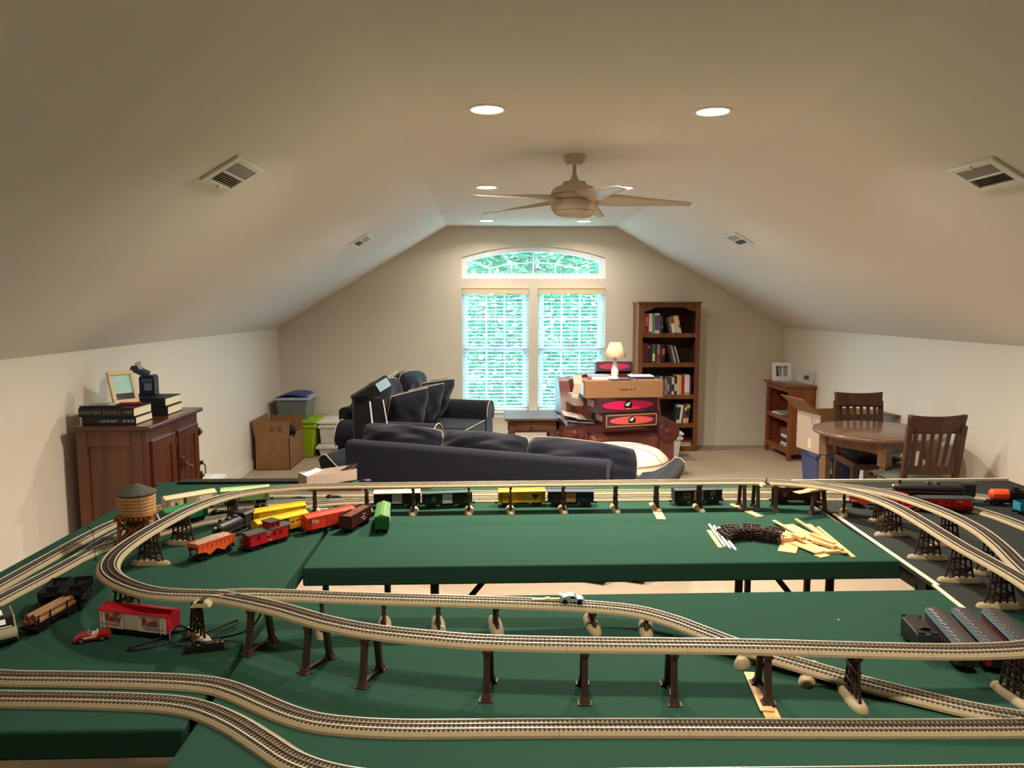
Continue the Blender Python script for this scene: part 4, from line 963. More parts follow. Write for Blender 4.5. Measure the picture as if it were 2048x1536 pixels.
INNER = [(-1.383, 2.104), (-1.366, 2.26), (-1.352, 2.44), (-1.35, 2.7), (-1.30, 2.87), (-1.18, 3.01), (-1.02, 3.085), (-.85, 3.125), (-.684, 3.145), (-.3, 3.152), (.2, 3.152), (.6, 3.15), (1.0, 3.145), (1.5, 3.13), (1.8, 3.08), (1.96, 2.97), (2.02, 2.82), (2.03, 2.6), (2.04, 2.2), (2.03, 1.85), (1.94, 1.55), (1.75, 1.4), (1.45, 1.37), (1.06, 1.372), (.731, 1.381), (.421, 1.394), (.1, 1.405), (-.06, 1.408), (-.16, 1.411), (-.25, 1.42), (-.335, 1.438), (-.40, 1.468), (-.466, 1.512), (-.55, 1.570), (-.63, 1.604), (-.774, 1.624), (-.952, 1.637), (-1.095, 1.647), (-1.22, 1.68), (-1.33, 1.78), (-1.385, 1.95)]
DIAG = [(-1.352, 2.44), (-1.335, 2.53), (-1.28, 2.63), (-1.20, 2.735), (-1.12, 2.845), (-1.02, 2.93), (-.92, 2.995), (-.8, 3.065), (-.66, 3.12), (-.5, 3.147)]
LOOP = [(-.696, 1.847), (-.80, 1.858), (-.871, 1.882), (-.941, 1.928), (-1.004, 1.985), (-1.05, 2.05), (-1.08, 2.13), (-1.094, 2.22), (-1.096, 2.35), (-1.086, 2.49), (-1.066, 2.64), (-1.03, 2.76), (-.97, 2.86), (-.87, 2.935), (-.75, 2.975), (-.6, 2.988), (-.458, 2.991), (0, 2.997), (.6, 3.003), (1.05, 3.003), (1.18, 2.988), (1.28, 2.955), (1.37, 2.895), (1.435, 2.80), (1.47, 2.70), (1.48, 2.58), (1.468, 2.414), (1.45, 2.265), (1.436, 2.132), (1.43, 2.0), (1.42, 1.87), (1.39, 1.72), (1.33, 1.60), (1.24, 1.525), (1.146, 1.493), (1.05, 1.485), (.95, 1.486), (.788, 1.50), (.625, 1.516), (.457, 1.529), (.209, 1.543), (0, 1.562), (-.123, 1.587), (-.251, 1.622), (-.344, 1.662), (-.415, 1.703), (-.491, 1.752), (-.567, 1.793), (-.645, 1.830)]
RBR = [(1.27, 2.962), (1.36, 2.94), (1.45, 2.90), (1.52, 2.84), (1.575, 2.74), (1.607, 2.6), (1.615, 2.45), (1.597, 2.3), (1.555, 2.15), (1.50, 2.0), (1.455, 1.87), (1.425, 1.78)]
RAMP = [(-.696, 1.846, .8800), (-.65, 1.852, .8795), (-.592, 1.862, .8765), (-.481, 1.880, .8645), (-.357, 1.889, .8535), (-.126, 1.889, .843), (.121, 1.887, .832), (.256, 1.887, .823), (.387, 1.872, .814), (.473, 1.825, .807), (.529, 1.774, .802), (.61, 1.695, .796), (.693, 1.632, .791), (.762, 1.585, .7865), (.814, 1.548, .7835), (.893, 1.498, .7805), (.97, 1.452, .778), (1.04, 1.418, .7765), (1.12, 1.39, .7755), (1.2, 1.375, .7748)]
track('outer', 'outer ground level oval of track, nearest the camera at the front', OUTER, True, ZG, 'ground level track ovals')
track('inner', 'inner ground level oval of track, second line from the front', INNER, True, ZG, 'ground level track ovals')
track('diag', 'short curved connecting track branching behind the water tower', DIAG, False, ZG - .0006)
track('loop', 'elevated loop of track carried on brown piers around all the tables', LOOP, True, ZE, 'elevated track')
track('rbr', 'elevated branch track at the right running outside the elevated loop', RBR, False, ZE - .0006, 'elevated track')
track('ramp', 'descending branch track running past the middle table gap down to the front', RAMP, False, None, 'elevated track')
for lab, x, y, rz, z in (('tan switch box with a black lever beside the elevated front left curve', -.70, 1.797, .05, ZE), ('tan switch box with upright black lever on the elevated back track', 1.135, 2.95, 0, ZE)):
    s = thing('switch_machine', lab, 'track switch', (x, y, z - .0148), rz, 'track switch boxes')
    MB(BED).taper((.05, .034), (.032, .026), 0, .012).build('housing', s, bevel=.002)
    m = MB(BLACK).box(-.004, .0, -.012, .02, .0122, .0145).box(.003, .007, -.012, .02, .0122, .0145).box(-.006, .009, -.014, -.008, .0122, .016)
    if y > 2: m.rod((0, 0, .012), (.001, 0, .034), .0022, 6)
    m.build('lever', s)

# ---------------------------------------------------------------- piers
def bent_mesh(h):
    m = MB(PILE)
    for k in range(5):
        xb = -.042 + .021 * k; xt = -.024 + .012 * k
        m.rod((xb, 0, .008), (xt, 0, h - .006), .0034, 8)
    m.box(-.03, .03, -.0055, .0055, h - .008, h)
    for q in range(2 if h > .05 else 1):
        z = h * (.36 + .32 * q); wx = .043 - .019 * z / h
        for yy in (-.0042, .0042):
            m.beam((-wx, yy, z), (wx, yy, z), .0022, .0045)
            m.beam((-wx - .004, yy, z - h * .28), (wx, yy, z), .0022, .0035) if q == 0 else m.beam((wx, yy, z - h * .28), (-wx, yy, z), .0022, .0035)
    return m
def base_mesh(h=.012):
    m = MB(BED)
    o = []
    for q in range(24):
        a = 2 * PI * q / 24; ca, sa = math.cos(a), math.sin(a)
        o.append((.064 * (abs(ca) ** .62) * (1 if ca > 0 else -1), .019 * (abs(sa) ** .8) * (1 if sa > 0 else -1)))
    n = len(o); vs = []
    for sx_, sy_, z in ((1, 1, 0), (.985, .96, h * .3), (.94, .78, h * .75), (.86, .5, h)): vs += [(x * sx_, y * sy_, z) for x, y in o]
    m.add(vs, [(r * n + i, r * n + (i + 1) % n, (r + 1) * n + (i + 1) % n, (r + 1) * n + i) for r in range(3) for i in range(n)], None, True)
    m.add([vs[3 * n + i] for i in range(n)], [tuple(range(n))], None)
    return m
def nearest(tr, x, y):
    S = TRACKS[tr]; i = min(range(len(S)), key=lambda k: (S[k].x - x) ** 2 + (S[k].y - y) ** 2)
    a = S[max(0, i - 1)]; b = S[min(len(S) - 1, i + 1)]; return S[i], math.atan2(b.y - a.y, b.x - a.x)
def bent(label, tr, x, y, group='brown trestle bents on tan bases', off=0, lift=0, skew=0):
    p, a = nearest(tr, x, y); h = p.z - .0152 - TZ - lift
    t = thing('trestle_bent', label, 'trestle', (p.x, p.y, TZ + lift), a + PI / 2 + skew, group)
    bent_mesh(h).build('piles', t); base_mesh().build('base', t, label='tan mound base')
def girder(label, tr, x, y, lift=0, group='brown girder piers', skew=0, drop=0):
    p, a = nearest(tr, x, y); h = p.z - .0152 - TZ - lift - drop
    t = thing('girder_pier', label, 'pier', (p.x, p.y, TZ + lift), a + PI / 2 + skew, group)
    for sd in (-1, 1):
        m = MB(GIRD); m.beam((sd * .04, 0, .004), (sd * .026, 0, h - .003), .013, .011, up=(1, 0, 0))
        m.taper((.018, .026), (.010, .012), 0, .016, None, (sd * .042, 0), (sd * .039, 0)).taper((.02, .03), (.02, .03), 0, .003, None, (sd * .043, 0), (sd * .043, 0))
        m.build('leg', t)
    MB(GIRD).box(-.034, .034, -.009, .009, h - .007, h).build('cap_beam', t)
    MB(GIRD).box(-.038, .038, -.004, .004, .003, .008).build('bottom_strut', t)
def plank(label, x, y, z, rz, L, w, h, tilt=0, cat='wood strip', name='wood_strip', group='bare wood shims under the piers'):
    o = MB(PLY).box(-L / 2, L / 2, -w / 2, w / 2, 0, h).build(name, None, (x, y, z), (0, tilt, rz), bevel=.0006); return tag(o, label, cat, group)
for lab, x, y in (('first brown girder pier right of the black controller, under the front elevated track', -.555, 1.785), ('second brown girder pier from the left under the front elevated track', -.40, 1.69), ('third brown girder pier from the left under the front elevated track', -.265, 1.625), ('fourth brown girder pier from the left under the front elevated track', .0, 1.562), ('fifth brown girder pier from the left under the front elevated track', .205, 1.543), ('sixth brown girder pier from the left under the front elevated track', .40, 1.532)):
    girder(lab, 'loop', x, y)
plank('lower bare wood strip under the seventh front girder pier', .592, 1.515, TZ, 1.45 + PI, .19, .032, .0035); plank('upper bare wood strip under the seventh front girder pier', .588, 1.53, TZ + .0036, 1.44 + PI, .165, .028, .0035)
girder('seventh brown girder pier under the front elevated track, standing on two wood strips', 'loop', .59, 1.52, .0072)
bent('brown trestle bent under the front elevated track, right of the girder pier on wood strips', 'loop', .785, 1.50)
bent('brown trestle bent under the front right curve of the elevated track', 'loop', 1.13, 1.49, skew=-.1)
bent('brown trestle bent beside the red and white boxcar and controller wires', 'loop', -.735, 1.85, skew=.85)
bent('brown trestle bent under the left curve, just behind the red and white boxcar', 'loop', -.95, 1.937)
bent('brown trestle bent under the elevated track beside the orange hopper car', 'loop', -1.094, 2.40)
bent('brown trestle bent under the elevated track behind the water tower', 'loop', -1.07, 2.61)
bent('brown trestle bent behind the black locomotive', 'loop', -.975, 2.855)
BK = [(-.698, 'behind the orange boxcar'), (-.49, 'behind the dark brown gondola load'), (-.30, 'in front of the maroon boxcar'), (-.077, 'in front of the dark green boxcar'), (.10, 'in front of the yellow boxcar with emblem'), (.317, 'in front of the navy boxcar with tan door'), (.527, 'standing alone right of the navy boxcar'), (.878, 'in front of the black boxcar with white letters')]
for x, w in BK: bent('trestle bent under back elevated track, ' + w, 'loop', x, 3.0)
plank('bare wood strip under the back trestle bent left of the black boxcar', .694, 2.965, TZ, PI / 2 - .08, .24, .036, .004)
bent('brown trestle bent on a wood strip, left of the black boxcar', 'loop', .694, 3.0, lift=.0042)
plank('bare wood strip under the leftmost back girder pier', 1.06, 2.965, TZ, PI / 2 + .25, .2, .03, .004)
girder('leftmost back girder pier, on a wood strip right of the black boxcar', 'loop', 1.055, 3.0, .0042)
girder('middle back girder pier below the upright switch lever', 'loop', 1.115, 3.0)
girder('back girder pier just left of the brown gondola', 'loop', 1.185, 2.985)
girder('corner back girder pier under the wood strips, beside the cream edge', 'loop', 1.335, 2.92, 0, drop=.008, skew=-.5)
plank('lower bare wood strip on top of the corner girder pier', 1.30, 2.90, ZE - .0152 - .0076, .45, .17, .035, .0036); plank('upper bare wood strip on top of the corner girder pier', 1.33, 2.913, ZE - .0152 - .0039, .45, .12, .032, .0036)
RT_ = [('loop', 1.477, 2.62, 'farthest brown trestle bent under the right elevated loop, on the dark board'), ('loop', 1.462, 2.365, 'second trestle bent from the back under the right elevated loop'), ('loop', 1.443, 2.16, 'third trestle bent from the back under the right elevated loop'), ('loop', 1.43, 1.965, 'nearest trestle bent of the right elevated loop by the passenger cars'),
       ('rbr', 1.44, 2.905, 'outermost rear trestle bent of the right branch track'), ('rbr', 1.535, 2.815, 'trestle bent under the outer right branch, second from the back'), ('rbr', 1.613, 2.5, 'trestle bent under the outer right branch behind the loop'), ('rbr', 1.575, 2.22, 'nearest trestle bent under the outer right branch')]
for tr_, x, y, lab in RT_: bent(lab, tr_, x, y, group='brown trestle bents on the dark board', lift=.0008)
for x, lab in ((-.43, 'leftmost short trestle bent under the descending track, behind the girder piers'), (-.272, 'second short trestle bent from the left under the descending track'), (-.127, 'third short trestle bent from the left under the descending track'), (.026, 'fourth short trestle bent from the left under the descending track'), (.277, 'fifth short trestle bent under the descending track, below the silver car'), (.42, 'sixth short trestle bent under the descending track, on its curve')):
    bent(lab, 'ramp', x, 1.885, 'short trestle bents under the descending track', skew=(.12 if x < .3 else .25))
for x, y, lab in ((.62, 1.69, 'low tan mound under the descending track just past the crossing'), (.735, 1.60, 'lower tan mound under the descending track nearest the wood strips')):
    p, a = nearest('ramp', x, y); o = base_mesh(p.z - .0152 - TZ).build('tan_mound', None, (p.x, p.y, TZ), (0, 0, a + PI / 2)); tag(o, lab, 'track support')

# ---------------------------------------------------------------- rolling stock
WHEEL = mat('wheel_metal', (60, 58, 56), .35, metal=.7)
def trucks(t, xs, w=.05, m=None):
    for x in xs:
        f = MB(BLACK); f.box(x - .021, x + .021, -w * .40 - .003, -w * .40, .007, .014).box(x - .021, x + .021, w * .40, w * .40 + .003, .007, .014).box(x - .005, x + .005, -w * .4, w * .4, .009, .017)
        tk = f.build('truck', t)
        for dx in (-.013, .013):
            q = MB(WHEEL).at((x + dx, 0, .0085), (PI / 2, 0, 0))
            q.cyl(.0085, .0155, .0185, 14).cyl(.0085, -.0185, -.0155, 14).cyl(.002, -.0155, .0155, 6); q.build('wheelset', tk)
def couplers(t, L):
    for sd in (-1, 1): MB(BLACK).box(min(sd * (L / 2), sd * (L / 2 + .012)), max(sd * (L / 2), sd * (L / 2 + .012)), -.003, .003, .011, .017).cbox((sd * (L / 2 + .012), .002, .014), (.006, .01, .008)).build('coupler', t)
def carroot(name, label, cat, x, y, deg, z=TZ, group='model freight cars'):
    return thing(name, label, cat, (x, y, z), math.radians(deg), group)
def boxcar(label, x, y, deg, col, roof=None, door=None, L=.195, W=.05, z=TZ, letters=(), plates=(), ribs=True, ladc=None):
    t = carroot('boxcar', label, 'model train car', x, y, deg, z)
    cm = pc(*col, .45); rm = pc(*(roof or col), .45); dm = pc(*(door or col), .5)
    b = MB(cm); b.box(-L / 2, L / 2, -W / 2, W / 2, .018, .062)
    for sd in (-1, 1):
        for k in range(4): b.box(sd * L / 2 - .0012, sd * L / 2 + .0012, -W / 2 + .003, W / 2 - .003, .025 + k * .009, .029 + k * .009)
    for k in range(12):
        if ribs and abs(k - 5.5) > 1.6:
            xx = -L / 2 + .006 + (L - .012) * k / 11
            b.box(xx - .0008, xx + .0008, -W / 2 - .0007, W / 2 + .0007, .02, .06)
    b.build('body', t)
    r = MB(rm); r.prism([(-W / 2 - .0025, .062), (W / 2 + .0025, .062), (W / 2 + .002, .0645), (.006, .0715), (-.006, .0715), (-W / 2 - .002, .0645)], -L / 2 - .001, L / 2 + .001, 'x')
    for k in range(13):
        xx = -L / 2 + .004 + (L - .008) * k / 12
        r.prism([(-W / 2 - .0022, .0655), (0, .0732), (W / 2 + .0022, .0655), (W / 2, .0635), (-W / 2, .0635)], xx - .0012, xx + .0012, 'x')
    r.box(-L / 2 - .001, L / 2 + .001, -.005, .005, .0715, .0738); r.build('roof', t)
    for sd in (-1, 1):
        d = MB(dm); y0 = sd * W / 2; d.box(-.02, .02, min(y0, y0 + sd * .0018), max(y0, y0 + sd * .0018), .021, .0605); d.build('door', t)
    MB(BLACK).box(-L / 2 + .01, L / 2 - .01, -W / 2 + .006, W / 2 - .006, .013, .018).box(-.03, .03, -.014, .014, .008, .013).build('underframe', t)
    for sd in (-1, 1):
        l = MB(ladc or BLACK)
        for k in range(5): l.box(sd * (L / 2 - .011) - .005, sd * (L / 2 - .011) + .005, -W / 2 - .002, -W / 2 - .0008, .022 + k * .008, .0228 + k * .008)
        for o in (-.005, .005): l.box(sd * (L / 2 - .011) + o - .0006, sd * (L / 2 - .011) + o + .0006, -W / 2 - .002, -W / 2 - .0008, .015, .06)
        l.build('ladder', t)
    trucks(t, (-L / 2 + .035, L / 2 - .035), W); couplers(t, L)
    for s, sz, xx, zz, c in letters: text(s, sz, pc(*c), t, loc=(xx, -W / 2 - .0012, zz), rot=(PI / 2, 0, 0), bold=.0004)
    for xx, zz, w, h, c in plates: MB(pc(*c)).cbox((xx, -W / 2 - .0009, zz), (w, .0008, h)).build('side_panel', t)
    return t
WHT = (226, 222, 208)
br = boxcar('red-roofed white reefer boxcar with large red lettering, beside the red toy convertible', -.892, 1.882, -15.6, (214, 204, 184), (190, 20, 40), (206, 196, 176), .2, .05, ribs=False, ladc=pc(230, 224, 206))
SERIF = pc(150, 16, 34)
text('Baby', .026, SERIF, br, loc=(-.056, -.0258, .045), rot=(PI / 2, 0, 0), bold=.0005, sx=.95)
text('Ruth', .026, SERIF, br, loc=(.054, -.0258, .043), rot=(PI / 2, 0, 0), bold=.0005, sx=.95)
for sd in (-1, 1): MB(pc(190, 20, 40)).cbox((sd * .1012, 0, .04), (.0012, .0502, .0438)).build('red_end', br)
MB(pc(96, 110, 140)).at((-.045, -.0262, .058), (PI / 2, 0, 0), (2, 1, 1)).cyl(.005, 0, .0006, 16).build('oval_badge', br)
for xx, w in ((-.062, .05), (.062, .05)): MB(pc(120, 120, 120)).cbox((xx, -.0261, .029), (w, .0006, .002)).build('small_print', br)
np_ = boxcar('bright orange boxcar with NP letters on the left table', -.595, 2.775, 40.7, (232, 66, 36), None, (214, 56, 34), .2, .05)
text('N', .021, pc(230, 220, 200), np_, loc=(-.075, -.0262, .047), rot=(PI / 2, 0, 0)); text('P', .021, pc(230, 220, 200), np_, loc=(-.060, -.0262, .042), rot=(PI / 2, 0, 0))
boxcar('yellow boxcar behind the other yellow boxcar on the left table', -.80, 2.845, 33, (238, 176, 24), None, None, .2)
boxcar('yellow boxcar with black door, standing between the red caboose and the rear yellow boxcar', -.758, 2.715, 45, (240, 178, 30), None, (60, 44, 24), .205, plates=((-.07, .045, .012, .018, (50, 46, 50)), (.036, .044, .012, .004, (60, 40, 20)), (.052, .046, .005, .004, (60, 40, 20)), (.06, .0465, .005, .004, (60, 40, 20)), (.068, .047, .005, .004, (60, 40, 20))))
boxcar('grass green boxcar seen end-on at the back of the middle table', -.395, 2.80, 94.9, (24, 84, 36), (84, 130, 70), (226, 226, 206), .2)
boxcar('maroon boxcar with cream roof and pale door, behind the green end-on boxcar', -.372, 3.075, 3, (48, 22, 26), (226, 206, 172), (200, 196, 188), .19)
boxcar('dark green boxcar with white door at the back of the middle table', -.166, 3.072, 7, (14, 46, 38), (24, 64, 50), (222, 222, 212), .205, plates=((-.055, .042, .018, .02, (96, 110, 60)), (.06, .042, .02, .02, (60, 40, 34))))
ye = boxcar('yellow boxcar with dark emblem at the back of the middle table', .146, 3.082, 3, (236, 178, 34), None, (222, 160, 40), .195, plates=((-.06, .04, .03, .016, (200, 150, 50)),))
em = MB(pc(70, 64, 60)); em.prism([(.038, .056), (.05, .051), (.056, .054), (.062, .051), (.074, .056), (.068, .042), (.056, .03), (.044, .042)], -.0266, -.0256, 'y'); em.build('dark_emblem', ye)
boxcar('navy boxcar with tan door at the back of the middle table', .352, 3.075, -3, (34, 40, 50), (64, 70, 80), (190, 140, 80), .19, plates=((-.06, .045, .02, .008, (80, 86, 96)),))
boxcar('black boxcar with white letters at the back right of the middle table', .889, 3.083, 3.5, (22, 28, 30), (44, 52, 56), (196, 180, 140), .205, letters=(('ST', .02, .062, .048, WHT),), plates=((-.05, .044, .03, .024, (110, 116, 112)), (-.05, .045, .018, .012, (40, 46, 48)), (.06, .03, .008, .006, (196, 196, 188))))
def snap(tr_, x, y, flip=False):
    p, a = nearest(tr_, x, y); d = math.degrees(a)
    while d > 90: d -= 180
    while d < -90: d += 180
    return p.x, p.y, d, p.z - .0002
x, y, d, z = snap('inner', -1.20, 3.0); boxcar('cream boxcar with black letter and open dark doorway, behind the water tower', x, y, d, (206, 186, 148), (220, 200, 160), (150, 130, 100), .2, z=z, letters=(('K', .024, -.055, .04, (30, 26, 24)),), plates=((-.025, .041, .01, .04, (50, 36, 28)), (.06, .041, .06, .036, (214, 196, 156))))
x, y, d, z = snap('inner', -1.0, 3.09); boxcar('pale lime green boxcar at the back left corner behind the locomotive', x, y, d, (140, 176, 100), (176, 206, 136), None, .19, z=z, letters=(('O', .012, -.06, .05, (40, 50, 30)),), plates=((-.02, .041, .012, .036, (60, 70, 56)),))
x, y, d, z = snap('diag', -1.145, 2.81); boxcar('mid green boxcar between the elevated track and the cream boxcar', x, y, d, (32, 104, 62), (46, 124, 76), None, .17, z=z)

def hopper(label, x, y, deg, col, L=.18, W=.05, load=None, z=TZ, H=.062, bays=2, group='model freight cars'):
    t = carroot('hopper_car', label, 'model train car', x, y, deg, z, group)
    m = pc(*col, .5); b = MB(m); SLP = .055 if L > .13 else .028
    side = [(-L / 2, H), (L / 2, H), (L / 2, .034), (L / 2 - .03, .030)]
    if bays == 2: side += [(L / 2 - .045, .018), (.03, .018), (0, .032), (-.03, .018), (-L / 2 + .045, .018)]
    side += [(-L / 2 + .03, .030), (-L / 2, .034)]
    for sd in (-1, 1): b.prism(side, sd * W / 2 - .0012, sd * W / 2 + .0012, 'y')
    for k in range(9):
        xx = -L / 2 + .004 + (L - .008) * k / 8
        for sd in (-1, 1): b.cbox((xx, sd * (W / 2 + .0018), (.044 + H) / 2), (.0024, .0024, H - .044))
    b.box(-L / 2, L / 2, -W / 2 - .003, -W / 2 + .001, H - .003, H).box(-L / 2, L / 2, W / 2 - .001, W / 2 + .003, H - .003, H)
    b.build('sides', t)
    e = MB(m)
    for sd in (-1, 1):
        e.add([(sd * L / 2, -W / 2, H), (sd * L / 2, W / 2, H), (sd * L / 2, W / 2, H - .012), (sd * L / 2, -W / 2, H - .012)], [(0, 1, 2, 3)])
        e.add([(sd * L / 2, -W / 2, H - .012), (sd * L / 2, W / 2, H - .012), (sd * (L / 2 - SLP), W / 2, .02), (sd * (L / 2 - SLP), -W / 2, .02)], [(0, 1, 2, 3)])
    if bays == 2:
        e.add([(-.022, -W / 2, .02), (-.022, W / 2, .02), (0, W / 2, .04), (0, -W / 2, .04), (.022, -W / 2, .02), (.022, W / 2, .02)], [(0, 1, 2, 3), (3, 2, 5, 4)])
    e.box(-.001, .001, -W / 2, W / 2, .04, H - .004)
    e.build('slope_sheets', t)
    u = MB(BLACK).box(-L / 2, L / 2, -.006, .006, .012, .018)
    for sd in (-1, 1):
        for yy in (-.018, .018): u.box(sd * (L / 2 - .004) - .002, sd * (L / 2 - .004) + .002, yy - .002, yy + .002, .016, .05)
    u.build('underframe', t)
    if load:
        g = MB(load); rr = random.Random(9)
        g.grid(lambda u, v: (-L / 2 + .004 + (L - .008) * u, -W / 2 + .002 + (W - .004) * v, H - .004 + .012 * math.sin(PI * u) ** .5 * math.sin(PI * v) ** .6 + rr.uniform(-.0014, .0014)), 46, 14, None, False); g.build('gravel_load', t)
    trucks(t, (-L / 2 + .032, L / 2 - .032), W); couplers(t, L)
    return t
GRAV = mat('gravel', (206, 176, 146), .9, var=.5, scale=260, bump=.6, bscale=400)
COAL = mat('coal', (62, 50, 40), .9, var=.5, scale=200, bump=.8, bscale=300)
hopper('bright orange hopper car heaped with gravel on the left table', -.922, 2.478, 58.9, (232, 92, 40), .15, .05, GRAV)
hopper('empty black hopper car on the left, nearer the wall', -1.205, 2.065, 102, (34, 32, 32), .12, .046, None, bays=2, group='black hopper cars')
hopper('empty black hopper car on the left, nearer the elevated track', -1.147, 2.072, 104, (34, 32, 32), .12, .046, None, bays=2, group='black hopper cars')
hopper('orange-red hopper car half hidden behind the right corner of the elevated track', 1.60, 2.985, -28, (196, 60, 30), .18, .05, None)
def gondola(label, x, y, deg, col, L=.19, W=.05, H=.048, z=TZ, bars=(), load=None):
    t = carroot('gondola_car', label, 'model train car', x, y, deg, z); m = pc(*col, .5)
    b = MB(m).box(-L / 2, L / 2, -W / 2, W / 2, .018, .021)
    for q in ((-L / 2, L / 2, -W / 2, -W / 2 + .002), (-L / 2, L / 2, W / 2 - .002, W / 2), (-L / 2, -L / 2 + .002, -W / 2, W / 2), (L / 2 - .002, L / 2, -W / 2, W / 2)): b.box(q[0], q[1], q[2], q[3], .018, H)
    for k in range(9):
        xx = -L / 2 + .006 + (L - .012) * k / 8; [b.cbox((xx, sd * (W / 2 + .0006), (.018 + H) / 2), (.002, .0014, H - .019)) for sd in (-1, 1)]
    b.box(-L / 2 - .001, L / 2 + .001, -W / 2 - .002, -W / 2 + .002, H - .003, H).box(-L / 2 - .001, L / 2 + .001, W / 2 - .002, W / 2 + .002, H - .003, H); b.build('body', t)
    trucks(t, (-L / 2 + .035, L / 2 - .035), W); couplers(t, L)
    for xx, zz, w_, h_ in bars: MB(pc(206, 190, 180)).cbox((xx, -W / 2 - .0015, zz), (w_, .001, h_)).build('stencil_mark', t)
    if load:
        rr = random.Random(6); g = MB(load); g.grid(lambda u, v: (-L / 2 + .004 + (L - .008) * u, -W / 2 + .003 + (W - .006) * v, H - .006 + .005 * math.sin(PI * v) ** .6 + rr.uniform(-.0012, .0012)), 40, 12, None, False); g.build('brown_load', t)
    return t
gondola('dark brown gondola with white stencilled letters behind the back girder piers', 1.312, 3.075, -3, (66, 26, 24), .19, H=.06, bars=((-.055, .051, .026, .0028), (-.055, .044, .016, .0034), (-.055, .037, .009, .003)))
gondola('dark reddish brown gondola heaped with brown load, beside the orange boxcar', -.497, 2.79, 72, (66, 28, 26), .165, .05, .066, load=mat('brown_load', (120, 72, 52), .9, var=.5, scale=220, bump=.5), bars=((.02, .05, .02, .0015), (.01, .04, .03, .0015), (.02, .03, .02, .0015)))
gondola('teal blue gondola at the right edge in front of the orange tank car', 2.22, 2.87, -4, (40, 120, 146), .18, H=.052, bars=((-.07, .04, .008, .008), (-.055, .037, .018, .005), (-.05, .027, .03, .002)))
def caboose(label, x, y, deg, col, roofc, L=.165, W=.05, z=TZ, cup=.03, bars=()):
    t = carroot('caboose', label, 'model train car', x, y, deg, z); m = pc(*col, .42); r = pc(*roofc, .6)
    MB(m).box(-L / 2 + .012, L / 2 - .012, -W / 2, W / 2, .018, .058).build('body', t, bevel=.001)
    MB(r).prism([(-W / 2 - .003, .058), (W / 2 + .003, .058), (W / 2 + .002, .061), (0, .067), (-W / 2 - .002, .061)], -L / 2, L / 2, 'x').build('roof', t)
    c = MB(m).box(cup - .02, cup + .02, -W / 2 + .002, W / 2 - .002, .058, .082); co_ = c.build('cupola', t)
    MB(r).box(cup - .024, cup + .024, -W / 2 - .001, W / 2 + .001, .082, .085).build('cupola_roof', co_)
    for xx in (cup - .01, cup + .01): MB(BLACK).cbox((xx, -W / 2 + .0016, .073), (.01, .001, .01)).build('window', co_)
    wn = pc(90, 14, 16)
    for xx in (-.045, -.005, .02, .045): MB(wn).cbox((xx, -W / 2 - .0004, .043), (.012, .001, .014)).build('window', t)
    MB(BLACK).box(-L / 2, L / 2, -W / 2 + .004, W / 2 - .004, .013, .018).build('underframe', t)
    for sd in (-1, 1):
        q = MB(BLACK)
        for yy in (-.02, .02): q.rod((sd * (L / 2 - .002), yy, .018), (sd * (L / 2 - .002), yy, .058), .0011, 6)
        q.rod((sd * (L / 2 - .002), -.02, .04), (sd * (L / 2 - .002), .02, .04), .0011, 6); q.build('end_railing', t)
    trucks(t, (-L / 2 + .036, L / 2 - .036), W); couplers(t, L)
    for xx, zz, w_, h_ in bars: MB(pc(214, 190, 176)).cbox((xx, -W / 2 - .0007, zz), (w_, .0008, h_)).build('stencil_mark', t)
    return t
cr = caboose('bright red caboose with dark roof and cupola on the left table beside the orange hopper', -.775, 2.585, 52.6, (196, 22, 30), (62, 56, 50), .18, cup=.025, bars=((-.005, .053, .02, .002), (0, .025, .014, .0025)))
MB(pc(*WHT)).at((-.005, -.0256, .045), (PI / 2, 0, 0)).lathe([(.0045, 0), (.0045, .0006), (.0034, .0006), (.0034, 0)], 18, caps=False).build('ring_emblem', cr)
cr2 = caboose('red caboose with long flat dark roof beside the outer right track', 1.862, 2.925, -5, (176, 14, 28), (50, 52, 52), .21, .052, cup=-.01, bars=((.05, .051, .02, .0016), (.05, .046, .016, .0016)))
for o in list(cr2.children):
    if o.name.startswith('cupola'):
        for g in list(o.children): bpy.data.objects.remove(g)
        bpy.data.objects.remove(o)
MB(pc(164, 14, 26)).prism([(-.026, .018), (-.036, .034), (-.026, .034)], -.06, .1, 'x').build('side_sill', cr2)
# red work caboose beyond
wk = carroot('work_caboose', 'red work caboose with small cab near the back right corner', 'model train car', 1.70, 3.0, -70)
MB(pc(170, 40, 36)).box(-.085, .085, -.025, .025, .017, .022).build('deck', wk); MB(pc(170, 34, 34)).box(0, .06, -.022, .022, .022, .062).build('cab', wk); MB(pc(120, 40, 36)).prism([(-.026, .062), (.026, .062), (0, .07)], -.006, .066, 'x').build('cab_roof', wk)
MB(pc(196, 60, 54)).rod((-.05, -.022, .022), (-.05, -.022, .06), .0016, 6).rod((-.05, -.022, .06), (.0, -.022, .066), .0016, 6).build('hand_rail', wk); MB(pc(206, 170, 140)).box(-.075, -.02, -.018, .018, .022, .042).build('tool_bin', wk)
trucks(wk, (-.05, .05))
